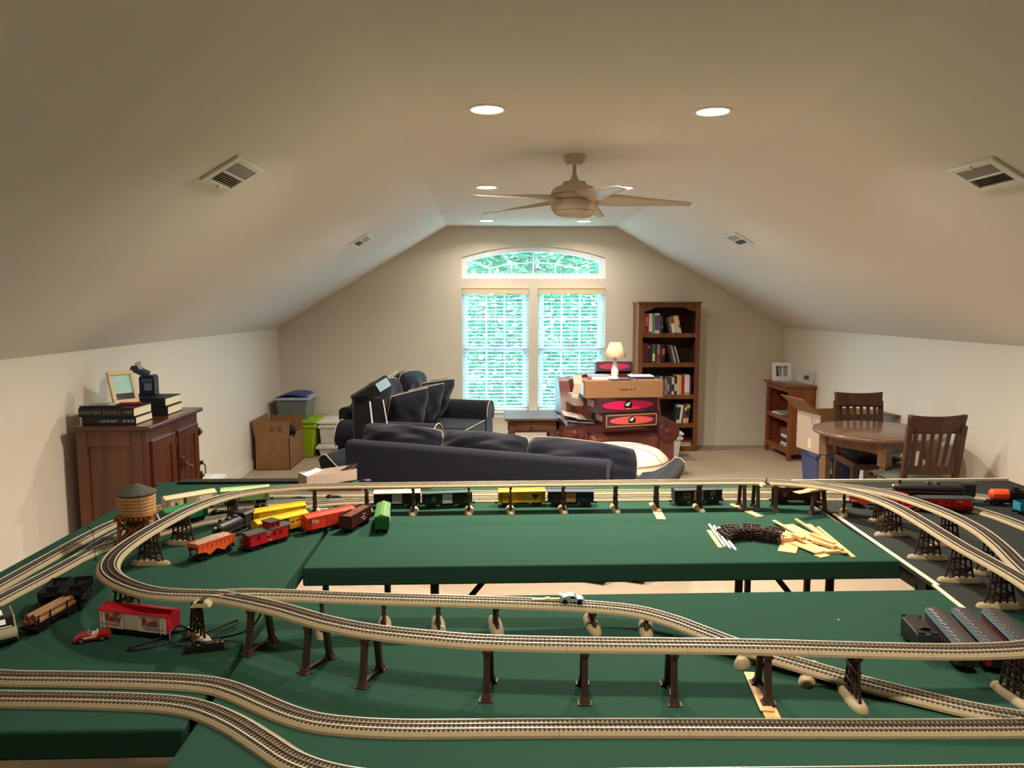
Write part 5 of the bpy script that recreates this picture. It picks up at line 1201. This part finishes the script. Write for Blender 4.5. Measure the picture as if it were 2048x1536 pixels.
# tank car
tk = carroot('tank_car', 'orange tank car with black dome platform at the right edge', 'model train car', 2.215, 3.005, -8)
OT = pc(230, 74, 36, .35)
MB(OT).at((0, 0, .046), (0, PI / 2, 0)).lathe([(.0, -.1), (.018, -.098), (.0235, -.092), (.0235, .092), (.018, .098), (0, .1)], 24, caps=False).build('tank', tk)
MB(BLACK).cyl(.013, .066, .08, 16).cyl(.018, .064, .0665, 16).box(-.035, .035, -.025, .025, .058, .061).build('dome', tk)
MB(BLACK).at((0, 0, .046), (0, PI / 2, 0)).lathe([(.0238, -.03), (.0238, .03)], 24, caps=False).build('black_band', tk)
MB(BLACK).box(-.105, .105, -.018, .018, .014, .022).build('underframe', tk)
h_ = MB(BLACK)
for sd in (-1, 1):
    h_.rod((-.095, sd * .026, .05), (.095, sd * .026, .05), .0009, 6)
    for xx in (-.09, -.045, .045, .09): h_.rod((xx, sd * .0225, .048), (xx, sd * .027, .05), .0009, 6)
h_.build('hand_rail', tk)
trucks(tk, (-.07, .07)); couplers(tk, .21)
# flat car with logs
fc = carroot('flat_car', 'black flat car carrying logs, in front of the black hopper cars', 'model train car', -1.155, 1.955, 80)
MB(BLACK).box(-.085, .085, -.023, .023, .017, .023).build('deck', fc)
for xx in (-.07, -.03, .03, .07):
    for sd in (-1, 1): MB(BLACK).box(xx - .002, xx + .002, sd * .0225 - .0012, sd * .0225 + .0012, .022, .05).build('stake', fc)
trucks(fc, (-.052, .052), .046); couplers(fc, .17)
LOG = mat('log_bark', (150, 108, 70), .8, var=.3, scale=40, stretch=(.2, 1, 1)); LOGE = mat('log_end', (130, 82, 44), .8)
cs, sn = math.cos(math.radians(80)), math.sin(math.radians(80))
for k, (ly, lz, w) in enumerate(((-.0145, .0315, 'lowest log nearest the toy convertible'), (.0, .0315, 'lowest middle log'), (.0145, .0315, 'lowest log nearest the wall'), (-.0075, .0445, 'upper log nearest the toy convertible'), (.0075, .0445, 'upper log nearest the wall'))):
    m = MB(LOG).at((0, 0, 0), (0, PI / 2, 0)); m.cyl(.0074, -.07 - .004 * (k % 3), .066 + .005 * (k % 2), 14)
    m.at((-.0705 - .004 * (k % 3), 0, 0), (0, PI / 2, 0)).cyl(.0068, -.0006, .0006, 14, LOGE)
    o = m.at().build('log', None, (-1.155 - ly * sn, 1.955 + ly * cs, TZ + lz), (0, 0, math.radians(80))); tag(o, w + ' on the black flat car', 'log', 'logs on the flat car')
# steam engines
def steam(label, x, y, deg, L=.2, s=1.0, z=TZ):
    t = thing('steam_locomotive', label, 'model locomotive', (x, y, z), math.radians(deg), 'black steam locomotives'); m = mat('loco_black', (40, 38, 36), .45)
    b = MB(m).at((0, 0, .048), (0, PI / 2, 0)); b.lathe([(0, -L / 2 + .012), (.017, -L / 2 + .013), (.0195, -L / 2 + .02), (.0205, L / 2 - .06)], 24, caps=False); b.build('boiler', t)
    sb = MB(BLACK).at((-L / 2 + .012, 0, .048), (0, -PI / 2, 0)).lathe([(.018, 0), (.017, .004), (.008, .007), (0, .0075)], 24); sb.build('smokebox_front', t)
    MB(mat('headlamp', (230, 226, 210), .2)).at((-L / 2 + .006, 0, .056), (0, -PI / 2, 0)).cyl(.005, 0, .004, 14).build('headlight', t)
    MB(m).cyl(.006, .066, .08, 14).at((-L / 2 + .03, 0, 0)).build('smoke_stack', t, (-L / 2 + .03, 0, 0))
    d = MB(m); 
    for xx in (-.025, .01): d.at((xx, 0, .064)).lathe([(.011, 0), (.011, .008), (.006, .013), (0, .014)], 16)
    d.at(); d.build('domes', t)
    MB(m).box(L / 2 - .06, L / 2 - .012, -.024, .024, .022, .07).build('cab', t, bevel=.002)
    MB(m).prism([(-.027, .07), (.027, .07), (.02, .077), (-.02, .077)], L / 2 - .065, L / 2 - .004, 'x').build('cab_roof', t)
    for sd in (-1, 1): MB(m).box(-L / 2 + .015, L / 2 - .06, sd * .024 - .005, sd * .024 + .005, .033, .036).build('running_board', t)
    MB(m).box(-L / 2 + .01, L / 2 - .01, -.013, .013, .016, .034).build('frame', t)
    MB(m).prism([(-L / 2 - .012, .006), (-L / 2 + .012, .006), (-L / 2 + .012, .024)], -.018, .018, 'y').build('pilot', t)
    for xx in (-.045, -.012, .021, .054):
        q = MB(WHEEL).at((xx, 0, .0135), (PI / 2, 0, 0)); q.cyl(.0135, .0155, .0185, 18).cyl(.0135, -.0185, -.0155, 18).cyl(.0025, -.0155, .0155, 8); q.build('wheelset', t)
    for sd in (-1, 1): MB(STEEL).box(-.05, .058, sd * .021 - .001, sd * .021 + .001, .012, .0155).build('side_rod', t)
    return t
steam('black steam locomotive with headlight, beside the yellow boxcars on the left table', -.925, 2.70, 71, .2)
x, y, d, z = snap('inner', 1.86, 3.05)
lk = steam('long black steam locomotive behind the red flat-roofed caboose at the right', 1.90, 3.06, -8, .34, z=ZG)
def tender(label, x, y, deg):
    t = carroot('coal_tender', label, 'model tender', x, y, deg); m = mat('tender_green_black', (46, 50, 44), .5)
    MB(m).box(-.055, .055, -.024, .024, .017, .056).box(-.055, -.05, -.024, .024, .05, .062).build('body', t, bevel=.002)
    r = MB(m)
    for sd in (-1, 1):
        for k in range(9): r.cbox((-.045 + k * .011, sd * .0243, .037), (.002, .0012, .03))
    r.build('rivet_strips', t)
    rr = random.Random(4); g = MB(COAL)
    g.grid(lambda u, v: (-.048 + .082 * u, -.021 + .042 * v, .056 + .008 * math.sin(PI * v) ** .7 + rr.uniform(-.001, .001)), 24, 12, None, False); g.build('coal_load', t)
    MB(BLACK).box(.036, .054, -.022, -.006, .056, .06).box(.036, .054, .006, .022, .056, .06).build('water_hatch', t)
    trucks(t, (-.032, .032), .048)
    return t
tender('dark coal tender loaded with coal, left of the passenger cars on the front table', 1.062, 1.735, -100)
def coach(label, x, y, deg, low, L=.215, W=.047):
    t = thing('passenger_car', label, 'model train car', (x, y, TZ), math.radians(deg), 'passenger cars side by side on the front table'); rm = mat('coach_roof', (54, 48, 43), .6, var=.2, scale=30)
    MB(low).box(-L / 2, L / 2, -W / 2, W / 2, .016, .048).build('body', t, bevel=.001)
    MB(mat('coach_band', (112, 138, 150), .35)).box(-L / 2, L / 2, -W / 2 - .001, W / 2 + .001, .056, .064).build('upper_band', t)
    MB(mat('coach_window_band', (30, 34, 38), .3)).box(-L / 2, L / 2, -W / 2, W / 2, .048, .056).build('window_band', t)
    r = MB(rm); n = 10
    r.prism([(W / 2 * math.cos(PI * i / n) * 1.0, .064 + .0065 * math.sin(PI * i / n)) for i in range(n + 1)], -L / 2, L / 2, 'x', None, True); r.build('roof', t)
    v = MB(BLACK)
    for k in range(9): v.at((-L / 2 + .02 + k * (L - .04) / 8, -W / 2 + .008, .0688), (.45, 0, .5)).cbox((0, 0, 0), (.013, .004, .004))
    v.at(); v.build('roof_vents', t)
    w_ = MB(mat('coach_pillar', (150, 60, 62), .4))
    for sd in (-1, 1):
        for k in range(13): w_.cbox((-L / 2 + .012 + k * (L - .024) / 12, sd * (W / 2 + .0004), .037), (.003, .001, .02))
    w_.build('window_pillars', t)
    for sd in (-1, 1): MB(BLACK).box(sd * (L / 2 + .002) - .002, sd * (L / 2 + .002) + .002, -.012, .012, .016, .056).build('end_door', t)
    trucks(t, (-L / 2 + .04, L / 2 - .04), W)
    return t
CRM = mat('coach_red', (112, 24, 30), .4); CBK = mat('coach_dark', (40, 38, 40), .4)
coach('leftmost passenger car, next to the coal tender, with dark lower side', 1.122, 1.705, -103, CBK)
coach('middle of the three passenger cars, with red lower side', 1.188, 1.70, -103, CRM)
coach('rightmost passenger car, with red lower side at the end of the cream strip', 1.262, 1.693, -103.5, CRM)

# ---------------------------------------------------------------- toy road cars
def toy_car(name, label, x, y, deg, L, W, prof, glass, m, wheel=.007, z=TZ, extra=None, hub=STEEL):
    t = thing(name, label, 'toy car', (x, y, z), math.radians(deg))
    b = MB(m); b.prism([(px * L, pz * L) for px, pz in prof], -W / 2, W / 2, 'y'); b.build('body', t, bevel=W * .1, seg=3)
    if glass: MB(mat('toy_glass', (20, 22, 26), .15)).prism([(px * L, pz * L) for px, pz in glass], -W / 2 * 1.01, W / 2 * 1.01, 'y').build('windows', t)
    for xx in (-.3, .3):
        for sd in (-1, 1):
            q = MB(BLACK).at((xx * L, sd * W * .46, wheel), (PI / 2, 0, 0)); q.cyl(wheel, -.0028, .0028, 18); o = q.build('wheel', t)
            MB(hub).at((xx * L, sd * W * .46, wheel), (PI / 2, 0, 0)).cyl(wheel * .6, -.0034, .0034, 14).at().build('hubcap', o)
    return t
CONV = [(-.5, .09), (.5, .09), (.5, .2), (.42, .25), (.2, .245), (.12, .22), (-.02, .22), (-.06, .25), (-.3, .25), (-.46, .2), (-.5, .16)]
cv = toy_car('toy_convertible', 'red toy convertible with cream side cove beside the red and white boxcar', -.992, 1.845, 20, .078, .032, CONV, None, pc(160, 24, 28, .3), .0075)
MB(pc(226, 196, 160)).cbox((.004, 0, .0178), (.012, .024, .003)).cbox((.0105, 0, .02), (.004, .024, .007)).build('cream_seats', cv)
MB(pc(226, 200, 166)).prism([(-.02, .011), (.008, .013), (.012, .017), (-.004, .017), (-.022, .0155)], -.0168, -.0158, 'y').build('side_cove', cv)
MB(clear_mat('windscreen', (170, 180, 180), .3)).at((-.006, 0, .019), (0, -.5, 0)).cbox((0, 0, .004), (.001, .026, .01)).build('windscreen', cv)
MB(STEEL).box(-.0405, -.037, -.015, .015, .007, .011).box(.037, .0405, -.015, .015, .007, .011).build('bumpers', cv)
SPORT = [(-.5, .08), (.5, .08), (.5, .15), (.4, .2), (.2, .22), (.06, .33), (-.14, .34), (-.4, .26), (-.5, .26)]
sc_ = toy_car('toy_sports_car', 'silver toy sports car with rear wing on the descending track', .222, 1.884, -2, .064, .026, SPORT, [(.16, .225), (.05, .315), (-.08, .315), (-.06, .23)], mat('silver_paint', (190, 200, 206), .25, metal=.6), .0062, z=.8262, hub=DARK)
MB(mat('silver_paint', (190, 200, 206))).box(-.034, -.026, -.013, .013, .021, .0225).box(-.031, -.029, -.011, -.009, .016, .021).box(-.031, -.029, .009, .011, .016, .021).build('rear_wing', sc_)
VAN = [(-.5, .1), (.5, .1), (.5, .22), (.44, .27), (.3, .29), (.16, .42), (-.46, .43), (-.5, .3)]
mc = toy_car('toy_van', 'tan and white toy van with black windows at the left edge of the front', -1.228, 1.862, -52, .14, .058, VAN, [(.3, .27), (.16, .4), (-.42, .4), (-.44, .29)], pc(150, 140, 112), .014)
MB(pc(40, 40, 42, .3)).box(-.064, .018, -.026, .026, .0598, .062).build('dark_roof', mc); MB(PAPER).box(-.03, .008, -.006, .006, .062, .0634).build('roof_stripe', mc)
MB(mat('toy_glass', (20, 22, 26))).prism([(.042, .0407), (.0443, .0415), (.0247, .0602), (.022, .0597)], -.025, .025, 'y').build('windscreen', mc)
MB(PAPER).prism([(.0388, .0478), (.0396, .0484), (.0294, .0582), (.0286, .0576)], -.008, .008, 'y').build('windscreen_sticker', mc); MB(PAPER).prism([(.0435, .0418), (.0455, .0425), (.044, .0442), (.042, .0436)], -.02, .02, 'y').build('wiper_panel', mc); MB(BLACK).box(.069, .073, -.026, .026, .015, .023).build('bumper', mc)

# ---------------------------------------------------------------- water tower
wt_ = thing('water_tower', 'banded wooden model water tower with dark conical roof on the left table', 'model water tower', (-1.234, 2.632, TZ), .15)
WT = mat('tower_planks', (206, 160, 100), .6, wood=True, col2=(176, 126, 72), scale=60, stretch=(1, 1, .1)); WTD = mat('tower_timber', (150, 92, 46), .6, wood=True, col2=(110, 62, 30), scale=30)
MB(WT).cyl(.060, .11, .182, 32, None, .0615).build('tank', wt_)
for k in range(6): MB(mat('tower_band', (134, 90, 50), .5)).lathe([(.0608 + .0002 * k, .116 + k * .0118), (.0622 + .0002 * k, .1168 + k * .0118), (.0622 + .0002 * k, .1178 + k * .0118), (.0608 + .0002 * k, .1186 + k * .0118)], 32, caps=False).build('hoop', wt_)
MB(mat('tower_roof', (66, 62, 56), .7)).lathe([(.068, .180), (.068, .183), (.035, .2), (0, .216)], 12, None, False).build('roof', wt_)
pl = MB(WTD).box(-.062, .062, -.062, .062, .104, .110)
for k in range(7): pl.box(-.057 + k * .0165, -.049 + k * .0165, -.07, .07, .096, .104)
pl.build('platform', wt_)
for sx in (-1, 1):
    for sy in (-1, 1): MB(WTD).beam((sx * .053, sy * .053, 0), (sx * .046, sy * .046, .097), .010, .010).build('leg', wt_)
for r in range(4):
    a = r * PI / 2
    m = MB(WTD).at((0, 0, 0), (0, 0, a)); m.beam((-.046, -.05, .03), (.044, -.049, .088), .006, .004, up=(0, 1, 0)).beam((.046, -.05, .03), (-.044, -.049, .088), .006, .004, up=(0, 1, 0)).beam((-.048, -.05, .028), (.048, -.05, .028), .006, .006).box(-.046, .046, -.05, -.046, .09, .097); m.build('cross_brace', wt_)
MB(WTD).box(-.03, .03, -.03, .03, 0, .094).build('inner_shed', wt_)
MB(STEEL).rod((.062, 0, .1), (.085, -.01, .05), .004, 8).build('spout', wt_)
lpst = thing('model_lamp_post', 'thin dark model lamp post beside the left ground tracks', 'model lamp post', (-1.292, 2.45, TZ))
MB(DARK).rod((0, 0, 0), (-.006, 0, .1), .0010, 6).rod((-.006, 0, .1), (-.024, .012, .112), .0009, 6).rod((-.006, 0, .1), (.006, -.006, .09), .0009, 6).build('post', lpst); MB(DARK).ball((-.025, .012, .111), .004, 8).cyl(.006, 0, .003, 10).build('lamp_head', lpst)

# ---------------------------------------------------------------- controllers, wires, loose parts
def controller(label, x, y, deg, L=.085, wires=True):
    t = thing('switch_controller', label, 'track controller', (x, y, TZ), math.radians(deg), 'black track switch controllers')
    MB(mat('gloss_black', (14, 14, 15), .12)).taper((L, .036), (L * .9, .026), 0, .016).at((-L * .2, 0, .014)).lathe([(.015, 0), (.012, .006), (0, .008)], 16).build('case', t, bevel=.004)
    MB(BLACK).box(-L / 2 - .004, L / 2 + .006, -.02, .02, 0, .003).build('base_plate', t)
    MB(STEEL).rod((L * .28, 0, .014), (L * .34, .004, .034), .0012, 6).ball((L * .3, -.008, .017), .003, 8).ball((L * .42, -.004, .015), .003, 8).build('lever', t)
    return t
controller('glossy black track controller in front of the red and white boxcar, with coiled wires', -.69, 1.785, 14, .095)
controller('black track controller between the back left tracks beside the green boxcar', -1.075, 2.985, 10, .07)
controller('black track controller behind the black locomotive near the back trestle', -.93, 3.06, 15, .06)
controller('black track controller at the back left between the two straight tracks', -.665, 3.205, 4, .07)
CABLE = mat('black_cable', (24, 24, 26), .45)
w1 = [(-.73, 1.79, TZ + .008), (-.77, 1.79, TZ + .006), (-.80, 1.83, TZ + .02), (-.79, 1.87, TZ + .03), (-.75, 1.86, TZ + .012), (-.71, 1.83, TZ + .006), (-.66, 1.835, TZ + .006), (-.60, 1.84, TZ + .02), (-.57, 1.825, TZ + .06), (-.555, 1.812, TZ + .092)]
w2 = [(-.71, 1.80, TZ + .012), (-.70, 1.84, TZ + .006), (-.66, 1.89, TZ + .01), (-.645, 1.92, TZ + .016), (-.67, 1.92, TZ + .01), (-.72, 1.86, TZ + .006), (-.79, 1.81, TZ + .005), (-.86, 1.77, TZ + .005), (-.885, 1.785, TZ + .005), (-.82, 1.84, TZ + .005), (-.74, 1.87, TZ + .02), (-.735, 1.875, TZ + .06), (-.73, 1.88, TZ + .098)]
tag(MB(CABLE).tube(smooth(w1), .0024, 6).build('controller_wire'), 'black wire rising from the front controller up to the elevated track', 'wire')
tag(MB(CABLE).tube(smooth(w2), .0022, 6).build('controller_wire'), 'black wire looped on the felt beside the front controller and trestle', 'wire')
rr = random.Random(12)
for lab, x, y, n in (('loose dark wire loops between the back left tracks', -.80, 3.2, 9), ('small wire tangle between the orange boxcar and the back tracks', -.60, 3.03, 8)):
    P = [(x + rr.uniform(-.05, .05), y + rr.uniform(-.015, .015), TZ + .004 + rr.uniform(0, .014)) for _ in range(n)]
    tag(MB(CABLE).tube(smooth(P), .0018, 6).build('wire_tangle'), lab, 'wire')
tag(MB(PAPER).at((-.69, 3.045, TZ), (0, 0, .02)).box(-.035, .035, -.003, .003, 0, .003).at().build('white_strip'), 'short white strip lying behind the orange boxcar', 'strip')
ts_ = thing('track_piece', 'pale loose strip of track parts lying across the descending track beside the silver car', 'track part', (.156, 1.889, .8312), -.02)
MB(mat('pale_brass', (206, 196, 130), .4, metal=.4)).box(-.036, -.004, -.004, .004, 0, .003).box(.008, .036, -.004, .004, .0, .004).box(-.038, -.034, -.008, .006, 0, .004).box(-.004, .008, -.006, .006, 0, .006).build('strip', ts_)
tag(MB(PAPER).at((.94, 1.899, TZ)).taper((.004, .003), (.003, .002), 0, .003).at().build('paper_scrap'), 'tiny white scrap lying alone on the green front table', 'scrap')
# pile of wood scraps
rr = random.Random(5); WG = 'bare wood scraps piled on the middle table'
SCR = [((1.05, 2.50), 62, .13, .06, .004, 'broad plank at the lower left of the wood scrap pile'), ((1.06, 2.58), 8, .075, .07, .018, 'pale block at the upper left of the wood scrap pile, next to the dark bundles'), ((1.105, 2.575), -78, .22, .05, .004, 'wide orange plank through the middle of the wood scrap pile'), ((1.122, 2.665), -82, .24, .014, .005, 'narrow strip at the back left of the wood scrap pile'), ((1.155, 2.62), -80, .22, .05, .004, 'broad plank at the top middle of the wood scrap pile'),
       ((1.10, 2.475), -70, .12, .035, .005, 'short plank in the lower middle of the wood scrap pile'), ((1.135, 2.445), 30, .06, .035, .006, 'small square piece at the front of the wood scrap pile'), ((1.125, 2.405), 25, .045, .03, .004, 'smallest flat piece nearest the table edge in the wood scrap pile'), ((1.182, 2.53), -75, .12, .014, .01, 'reddish stick on the right side of the wood scrap pile'), ((1.165, 2.485), -60, .09, .018, .01, 'short stick at the lower right of the wood scrap pile'), ((1.172, 2.435), 8, .06, .022, .01, 'stubby stick at the front right of the wood scrap pile'),
       ((1.196, 2.60), -88, .36, .010, .006, 'long thin strip along the right of the wood scrap pile'), ((1.214, 2.575), -93, .33, .018, .005, 'long plank at the right of the wood scrap pile'), ((1.236, 2.55), -95, .34, .012, .006, 'outermost long strip at the right edge of the wood scrap pile'), ((1.10, 2.54), -70, .05, .022, .012, 'dark ended block in the middle of the wood scrap pile')]
ZP = [0, 0, .0045, .009, .009, .0045, .0045, 0, .0135, .011, 0, .0145, .0055, .0002, .0185]
for (p, dg, L, w, h, lab), zz in zip(SCR, ZP):
    o = MB(PLY).box(-L / 2, L / 2, -w / 2, w / 2, 0, h).build('wood_scrap', None, (p[0], p[1], TZ + zz), (0, 0, math.radians(dg)), bevel=.0008); tag(o, lab, 'wood scrap', WG)
# bundles of trestle parts
for lab, x, y, dg in (('left dark bundle of trestle parts on the middle table, beside the white strips', .885, 2.60, 20), ('middle dark bundle of trestle parts on the middle table', .95, 2.61, -10), ('right dark bundle of trestle parts, next to the wood scraps', 1.012, 2.575, -35)):
    t = thing('trestle_part_bundle', lab, 'trestle parts', (x, y, TZ), math.radians(dg), 'dark bundles of trestle parts')
    for k in range(4):
        m = bent_mesh(.085); o = m.build('trestle_part', t, (-.005 + k * .002, -.035 + .003 * k, .008 + .0095 * k), (-PI / 2 + .06 * k + .05, 0, .12 * (k % 2)))
        o.location = (0, -.042, .008 + .0095 * k); o.rotation_euler = (-PI / 2, 0, (k % 3 - 1) * .16)
    MB(mat('rubber_band', (96, 84, 70), .6)).tube([(.014 * 0 + .004, .0 + .052 * math.cos(a * PI / 8) * .5 - .0, .024 + .024 * math.sin(a * PI / 8)) for a in range(16)], .0014, 6, None, True).build('rubber_band', t)
for k, (dx, lab) in enumerate(((0, 'left white plastic tube on the middle table'), (.012, 'middle white plastic tube on the middle table'), (.024, 'right white plastic tube, beside the dark trestle bundles'))):
    tag(MB(BONE).rod((.848 + dx, 2.76 - .02 * k, TZ + .005), (.826 + dx, 2.50 - .02 * k, TZ + .005), .0048, 10).build('white_tube'), lab, 'tube', 'white plastic tubes')
tag(MB(PLY).box(-.1, .1, -.008, .008, 0, .003).build('wood_strip', None, (.819, 2.60, TZ), (0, 0, PI / 2 - .09)), 'pale wood strip lying along the left white tube on the middle table', 'wood strip')
# back of the left table: parts box, loose track, maroon cartons
pb = thing('parts_box', 'pale open parts box with dark trestle pieces, behind the back elevated track', 'box', (-.745, 3.485, TZ + .013), .62)
m = MB(CARDW); L, w, h = .125, .05, .052
for q in ((-L, L, -w, -w + .002), (-L, L, w - .002, w), (-L, -L + .002, -w, w), (L - .002, L, -w, w)): m.box(q[0], q[1], q[2], q[3], 0, h)
m.box(-L, L, -w, w, 0, .002); m.build('tray', pb)
tag(MB(PAPER).box(-.04, .04, -.03, .03, 0, .001).build('instruction_leaf', None, (-.81, 3.445, TZ + .066), (0, -.25, .62)), 'white printed leaf standing in the left end of the parts box', 'paper')
for k, lab in enumerate(('dark trestle piece at the left in the parts box', 'dark trestle piece in the middle of the parts box', 'dark trestle piece at the right in the parts box')):
    o = bent_mesh(.07).build('trestle_piece', None, (-.745 + (.015 + k * .03) * .814, 3.485 + (.015 + k * .03) * .581, TZ + .024 + .012 * k), (PI / 2 - .12 * k - .1, .12 * k, .62 + PI / 2 + .15 * (k - 1))); tag(o, lab, 'trestle part', 'dark trestle pieces in the parts box')
for k, (lab, x, y, L_, rz) in enumerate((('left short spare piece of track lying behind the back elevated track', -.60, 3.42, .10, .1), ('right short spare piece of track lying behind the back elevated track', -.50, 3.42, .09, -.05))):
    t = thing('spare_track', lab, 'model railway track', (x, y, TZ + .0005), rz, 'spare track pieces')
    MB(BED).taper((L_, .062), (L_, .047), 0, .011).build('roadbed', t)
    m = MB(TIE)
    for q in range(int(L_ / .0094)): m.cbox((-L_ / 2 + .006 + q * .0094, 0, .0115), (.0048, .043, .0022))
    m.build('ties', t)
    for o_ in (-.016, 0, .016): MB(RAIL).cbox((0, o_, .0135), (L_, .0022, .003)).build('rail', t)
tag(MB(mat('grey_foam', (150, 140, 120), .9)).at((-.40, 3.43, TZ)).taper((.14, .06), (.1, .04), 0, .014).at().build('grey_packing'), 'grey crumpled packing beside the spare track pieces', 'packing')
tag(MB(BLACK).ball((0, 0, .012), .012, 10, None, (2.6, 1.2, 1)).build('black_clip', None, (-.56, 3.42, TZ + .0155), (0, 0, .2)), 'black clip lying on the left spare piece of track', 'clip')
for lab, x, L_ in (('left flat maroon carton lying behind the back straight tracks', -.68, .24), ('right flat maroon carton lying behind the back straight tracks', -.38, .26)):
    tag(MB(mat('rust_card', (120, 52, 34), .6)).box(-L_ / 2, L_ / 2, -.02, .02, 0, .03).build('maroon_carton', None, (x, 3.335, TZ), (0, 0, 0), bevel=.002), lab, 'box', 'flat maroon cartons behind the tracks')
